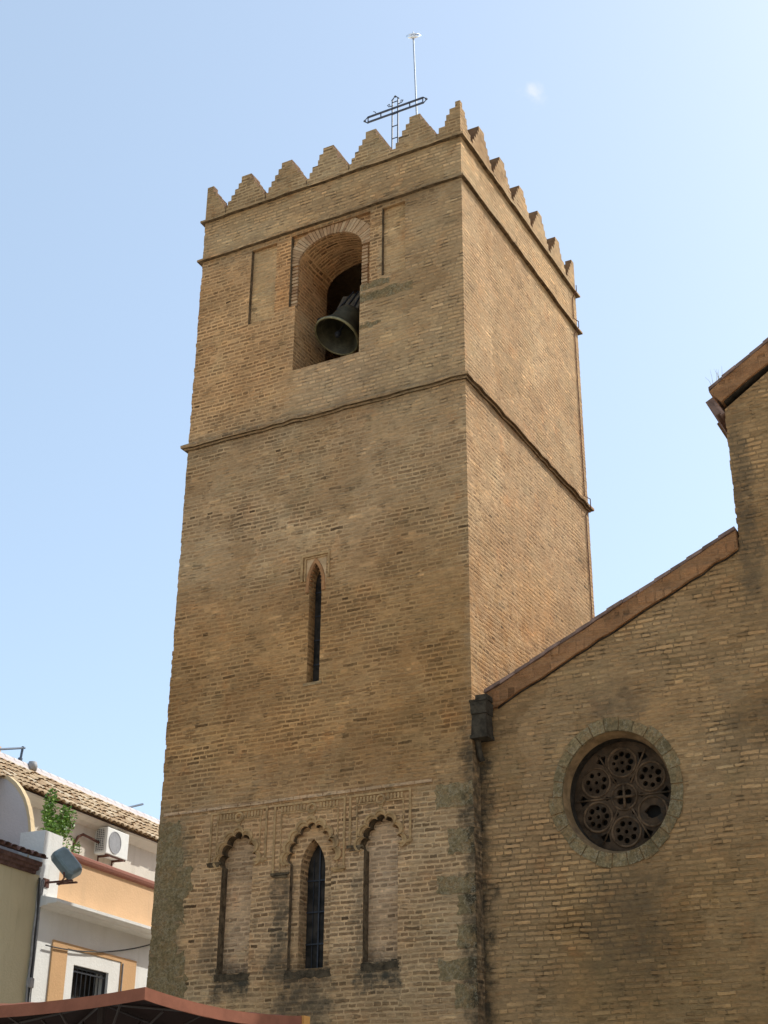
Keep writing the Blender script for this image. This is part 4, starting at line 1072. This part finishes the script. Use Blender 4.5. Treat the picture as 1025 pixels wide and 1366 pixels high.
# floodlight on its wall bracket
fl = Thing('floodlight', 'blue grey floodlight on a rusty bracket fixed to the white pier', 'floodlight', (F + 0.3, 2.3, 7.0), HR)
fc = Vector((F + 0.42, 2.30, 7.33))
ax = Vector((0.17, 0.07, -0.20)).normalized()                 # long axis (down to the right)
ay = Vector((0.55, -0.55, 0.45)); ay = (ay - ax * ay.dot(ax)).normalized()
az = ax.cross(ay)
mb = MB()
def lampbox(mb, secs):
    rg = []
    for h, a, b, o in secs:
        ring_ = []
        for q in range(20):
            th = q * math.tau / 20; cx, cy = math.cos(th), math.sin(th)
            m = max(abs(cx), abs(cy)) ** 0.93
            ring_.append(mb.bm.verts.new(fc + ax * (a * cx / m) + az * (b * cy / m) + ay * h))
        rg.append(ring_)
    for A2, B2 in zip(rg, rg[1:]):
        for q in range(20): mb.bm.faces.new((A2[q], A2[(q + 1) % 20], B2[(q + 1) % 20], B2[q]))
    mb.bm.faces.new(rg[0][::-1]); mb.bm.faces.new(rg[-1])
lampbox(mb, [(-0.12, 0.30, 0.165, 0), (-0.10, 0.315, 0.18, 0), (0.0, 0.31, 0.175, 0), (0.06, 0.30, 0.165, 0), (0.10, 0.265, 0.13, 0), (0.11, 0.24, 0.11, 0)])
hd = fl.add('housing', mb, 'lamp_grey')
mb = MB(); lampbox(mb, [(-0.13, 0.28, 0.145, 0), (-0.121, 0.28, 0.145, 0)])
fl.add('glass', mb, 'lamp_glass', hd)
mb = MB()
b0 = Vector((F + 0.40, 2.33, 6.99))
for s in (-1, 1):
    p1 = fc + az * 0.19 * s + ax * 0.14; mb.tube([p1, p1 + Vector((0.02, 0, -0.12)), b0 + az * 0.17 * s + Vector((0.02, 0, 0.02)), b0 + az * 0.05 * s], 0.016, 6)
mb.tube([b0 - az * 0.17, b0 + az * 0.17], 0.02, 6)
fl.add('yoke', mb, 'rust', hd)
mb = MB().box(F, F + 0.62, 2.22, 2.27, 6.95, 6.98).box(F + 0.15, F + 0.60, 2.40, 2.45, 6.95, 6.98).obox((F + 0.42, 2.335, 6.965), (0.02, 0, 0), (0, 0.07, 0), (0, 0, 0.013)).box(F + 0.013, F + 0.03, 2.15, 2.34, 6.88, 7.04)
fl.add('bracket', mb, 'rust')

# shrubs on the terrace
def leaves(mb, c, rad, n, size):
    for _ in range(n):
        while True:
            d = Vector((random.uniform(-1, 1), random.uniform(-1, 1), random.uniform(-1, 1)))
            if d.length < 1: break
        p = Vector(c) + Vector((d.x * rad[0], d.y * rad[1], d.z * rad[2]))
        if mnoise.noise(p * 9) < -0.12: continue
        a = Vector((random.uniform(-1, 1), random.uniform(-1, 1), random.uniform(-0.3, 0.9))).normalized()
        b = a.orthogonal().normalized(); b = (Matrix.Rotation(random.uniform(0, 6.28), 3, a) @ b); s = size * random.uniform(0.7, 1.25)
        mb.bm.faces.new([mb.bm.verts.new(p + q) for q in (Vector((0, 0, 0)), a * s * 0.5 + b * s * 0.26, a * s, a * s * 0.5 - b * s * 0.26)])
SX = F - 0.35
sh = Thing('terrace_shrub', 'tall bright green leafy shrub standing behind the white pier', 'shrub', (SX, 2.8, 6.9), HR)
mb = MB()
leaves(mb, (SX, 2.62, 8.42), (0.14, 0.15, 0.45), 700, 0.08); leaves(mb, (SX, 2.60, 8.75), (0.07, 0.08, 0.16), 60, 0.07)
leaves(mb, (SX, 3.20, 8.42), (0.16, 0.19, 0.28), 520, 0.08); leaves(mb, (SX, 2.88, 8.14), (0.2, 0.40, 0.24), 950, 0.08)
sh.add('foliage', mb, 'leaf')
mb = MB()
for p in ((2.58, 8.85), (2.66, 8.5), (3.1, 8.6), (3.3, 8.55), (2.9, 8.3)):
    mb.tube([(SX, 2.85, 6.9), (SX, 2.85, 7.6), (SX, (2.85 + p[0]) / 2, (7.7 + p[1]) / 2), (SX, p[0], p[1])], 0.018, 5, 0.006)
sh.add('stem', mb, 'stem')
sp_ = Thing('potted_plant', 'small low green plant in a pot between the shrub and the air conditioner', 'plant', (F - 0.4, 3.6, 6.9), HR)
mb = MB(); leaves(mb, (F - 0.4, 3.55, 7.93), (0.14, 0.27, 0.17), 190, 0.07)
sp_.add('foliage', mb, 'leaf')
mb = MB()
for k in range(5): mb.tube([(F - 0.4, 3.55, 7.3), (F - 0.4, 3.55 + (k - 2) * 0.1, 7.9)], 0.01, 5, 0.004)
sp_.add('stem', mb, 'stem')
sp_.add('pot', MB().lathe([(0, 6.9), (0.16, 6.9), (0.2, 7.3), (0.22, 7.3), (0.22, 7.35), (0.0, 7.33)], Matrix.Translation((F - 0.4, 3.55, 0)), 16), 'tile_dark')

# masts on the roof, cables
an = Thing('aerial_mast', 'bent blue grey aerial mast with a long arm on the roof ridge at far left', 'aerial', (F - 2.5, 4.25, 10.0), HR)
an.add('mast', MB().tube([(F - 2.5, 4.24, 9.9), (F - 2.5, 4.30, 10.47)], 0.028, 6), 'bluepole')
an.add('arm', MB().tube([(F - 2.5, 4.37, 10.46), (F - 2.5, 3.2, 10.1)], 0.025, 6), 'bluepole')
an.add('joint', MB().tube([(F - 2.5, 4.245, 10.05), (F - 2.5, 4.26, 10.2)], 0.05, 8), 'bluepole')
an2 = Thing('aerial_bar', 'thin blue grey bar poking over the roof ridge near the tower', 'aerial', (F - 2.6, 8.9, 10.0), HR)
an2.add('bar', MB().tube([(F - 2.5, 8.3, 10.0), (F - 2.5, 9.27, 10.36)], 0.026, 6), 'bluepole')
an2.add('post', MB().tube([(F - 2.6, 8.2, 9.6), (F - 2.5, 8.3, 10.02)], 0.026, 6), 'bluepole')
cb = Thing('overhead_cable', 'black cable sagging across the white house wall towards the tower', 'cable', (F + 0.05, 4.3, 5.9), HR)
pts = []
for k in range(17):
    f = k / 16; pts.append((F + 0.06 + f * 0.0, 2.40 + f * 3.95, 5.83 + f * 0.64 - 0.16 * 4 * f * (1 - f)))
cb.add('cable', MB().tube(pts, 0.014, 6), 'cable')
cd = Thing('wall_conduit', 'bundle of grey conduit and cables running down where yellow and white houses meet', 'conduit', (F, 2.1, 5), HR)
mb = MB()
for k, (dy, r) in enumerate(((2.02, 0.022), (2.10, 0.018), (2.15, 0.012))):
    pts = [(F + 0.03, dy + random.uniform(-0.02, 0.02), z) for z in (2.5, 3.5, 4.6, 5.1, 5.6, 6.0, 6.4, 6.8, 7.0)]
    mb.tube(pts, r, 6)
cd.add('cable', mb, 'greycable')
cd.add('cable', MB().tube([(F + 0.04, 2.07, 2.5), (F + 0.05, 2.05, 4.5), (F + 0.04, 2.08, 5.5), (F + 0.05, 2.03, 6.5), (F + 0.08, 1.95, 7.0)], 0.02, 6), 'cable')
cd.add('junction_box', MB().box(F, F + 0.09, 2.0, 2.13, 5.02, 5.2).bevel(0.012, 2), 'greycable')

# ------------------------------------------------------------------ parasol in the foreground
C0 = Vector((2.22, -10.84, 3.0)); e1 = Vector((0.055, 0.9985, 0)); e2 = Vector((-0.9985, 0.055, 0))
S1, S2 = 2.09, 2.7
ctr = C0 + e1 * S1 / 2 + e2 * S2 / 2
ps = Thing('parasol', 'square red brown cafe parasol with a hanging valance seen from below in the foreground', 'parasol', (ctr.x, ctr.y, 0))
def P_(u, v):                                     # u along e1, v along e2, 0..1
    a = 1 - max(abs(2 * u - 1), abs(2 * v - 1)); e_ = max(abs(2 * u - 1), abs(2 * v - 1))
    t_ = (2 * u - 1) if abs(2 * v - 1) >= abs(2 * u - 1) else (2 * v - 1)
    sag = 0.055 * (1 - (t_ / max(e_, 1e-3)) ** 2) * e_
    return C0 + e1 * (S1 * u) + e2 * (S2 * v) + Vector((0, 0, 0.11 * a - sag))
mb = MB(); N = 16
grid = [[mb.bm.verts.new(P_(i / N, j / N)) for j in range(N + 1)] for i in range(N + 1)]
for i in range(N):
    for j in range(N): mb.bm.faces.new((grid[i][j], grid[i + 1][j], grid[i + 1][j + 1], grid[i][j + 1]))
can = ps.add('canopy', mb, 'canvas'); mb = MB()
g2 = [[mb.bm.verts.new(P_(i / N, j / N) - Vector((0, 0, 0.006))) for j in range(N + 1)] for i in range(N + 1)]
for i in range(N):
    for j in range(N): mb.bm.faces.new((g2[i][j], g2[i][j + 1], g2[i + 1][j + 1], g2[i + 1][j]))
ps.add('shaded_underside', mb, 'canvas_under', can)  # second sheet under the canopy, coloured as its shaded side
mb = MB(); loop = [(i / N, 0) for i in range(N)] + [(1, j / N) for j in range(N)] + [(1 - i / N, 1) for i in range(N)] + [(0, 1 - j / N) for j in range(N)]
vt = []
for (u, v) in loop:
    p = P_(u, v); o = (p - ctr); o.z = 0; o.normalize(); o *= 0.012
    vt.append([mb.bm.verts.new(p + o + Vector((0, 0, 0.006))), mb.bm.verts.new(p + o * 1.6 - Vector((0, 0, 0.085 + random.uniform(-.003, .003)))), mb.bm.verts.new(p - Vector((0, 0, 0.085))), mb.bm.verts.new(p + Vector((0, 0, 0.0)))])
n = len(vt)
for k in range(n):
    A2, B2 = vt[k], vt[(k + 1) % n]
    for q in range(4): mb.bm.faces.new((A2[q], B2[q], B2[(q + 1) % 4], A2[(q + 1) % 4]))
ps.add('valance', mb, 'canvas', can)
cA = P_(1, 0)
mb = MB().obox(cA + Vector((0.015, 0.03, -0.045)), (0.02, 0, 0), (0, 0.05, 0), (0, 0, 0.05))
ps.add('corner_patch', mb, 'tab', can)
ps.add('pole', MB().tube([(ctr.x, ctr.y, 0), (ctr.x, ctr.y, 3.1)], 0.03, 10), 'poleal')
hub = Vector((ctr.x, ctr.y, 2.5))
for (u, v) in ((0, 0), (1, 0), (1, 1), (0, 1), (0.5, 0), (1, 0.5), (0.5, 1), (0, 0.5)):
    mb = MB(); a = P_(0.5, 0.5) - Vector((0, 0, 0.04)); b = P_(u, v) - Vector((0, 0, 0.03))
    mb.tube([a, b], 0.012, 6); mb.tube([hub, a.lerp(b, 0.5) - Vector((0, 0, 0.02))], 0.01, 6)
    ps.add('rib', mb, 'poleal')
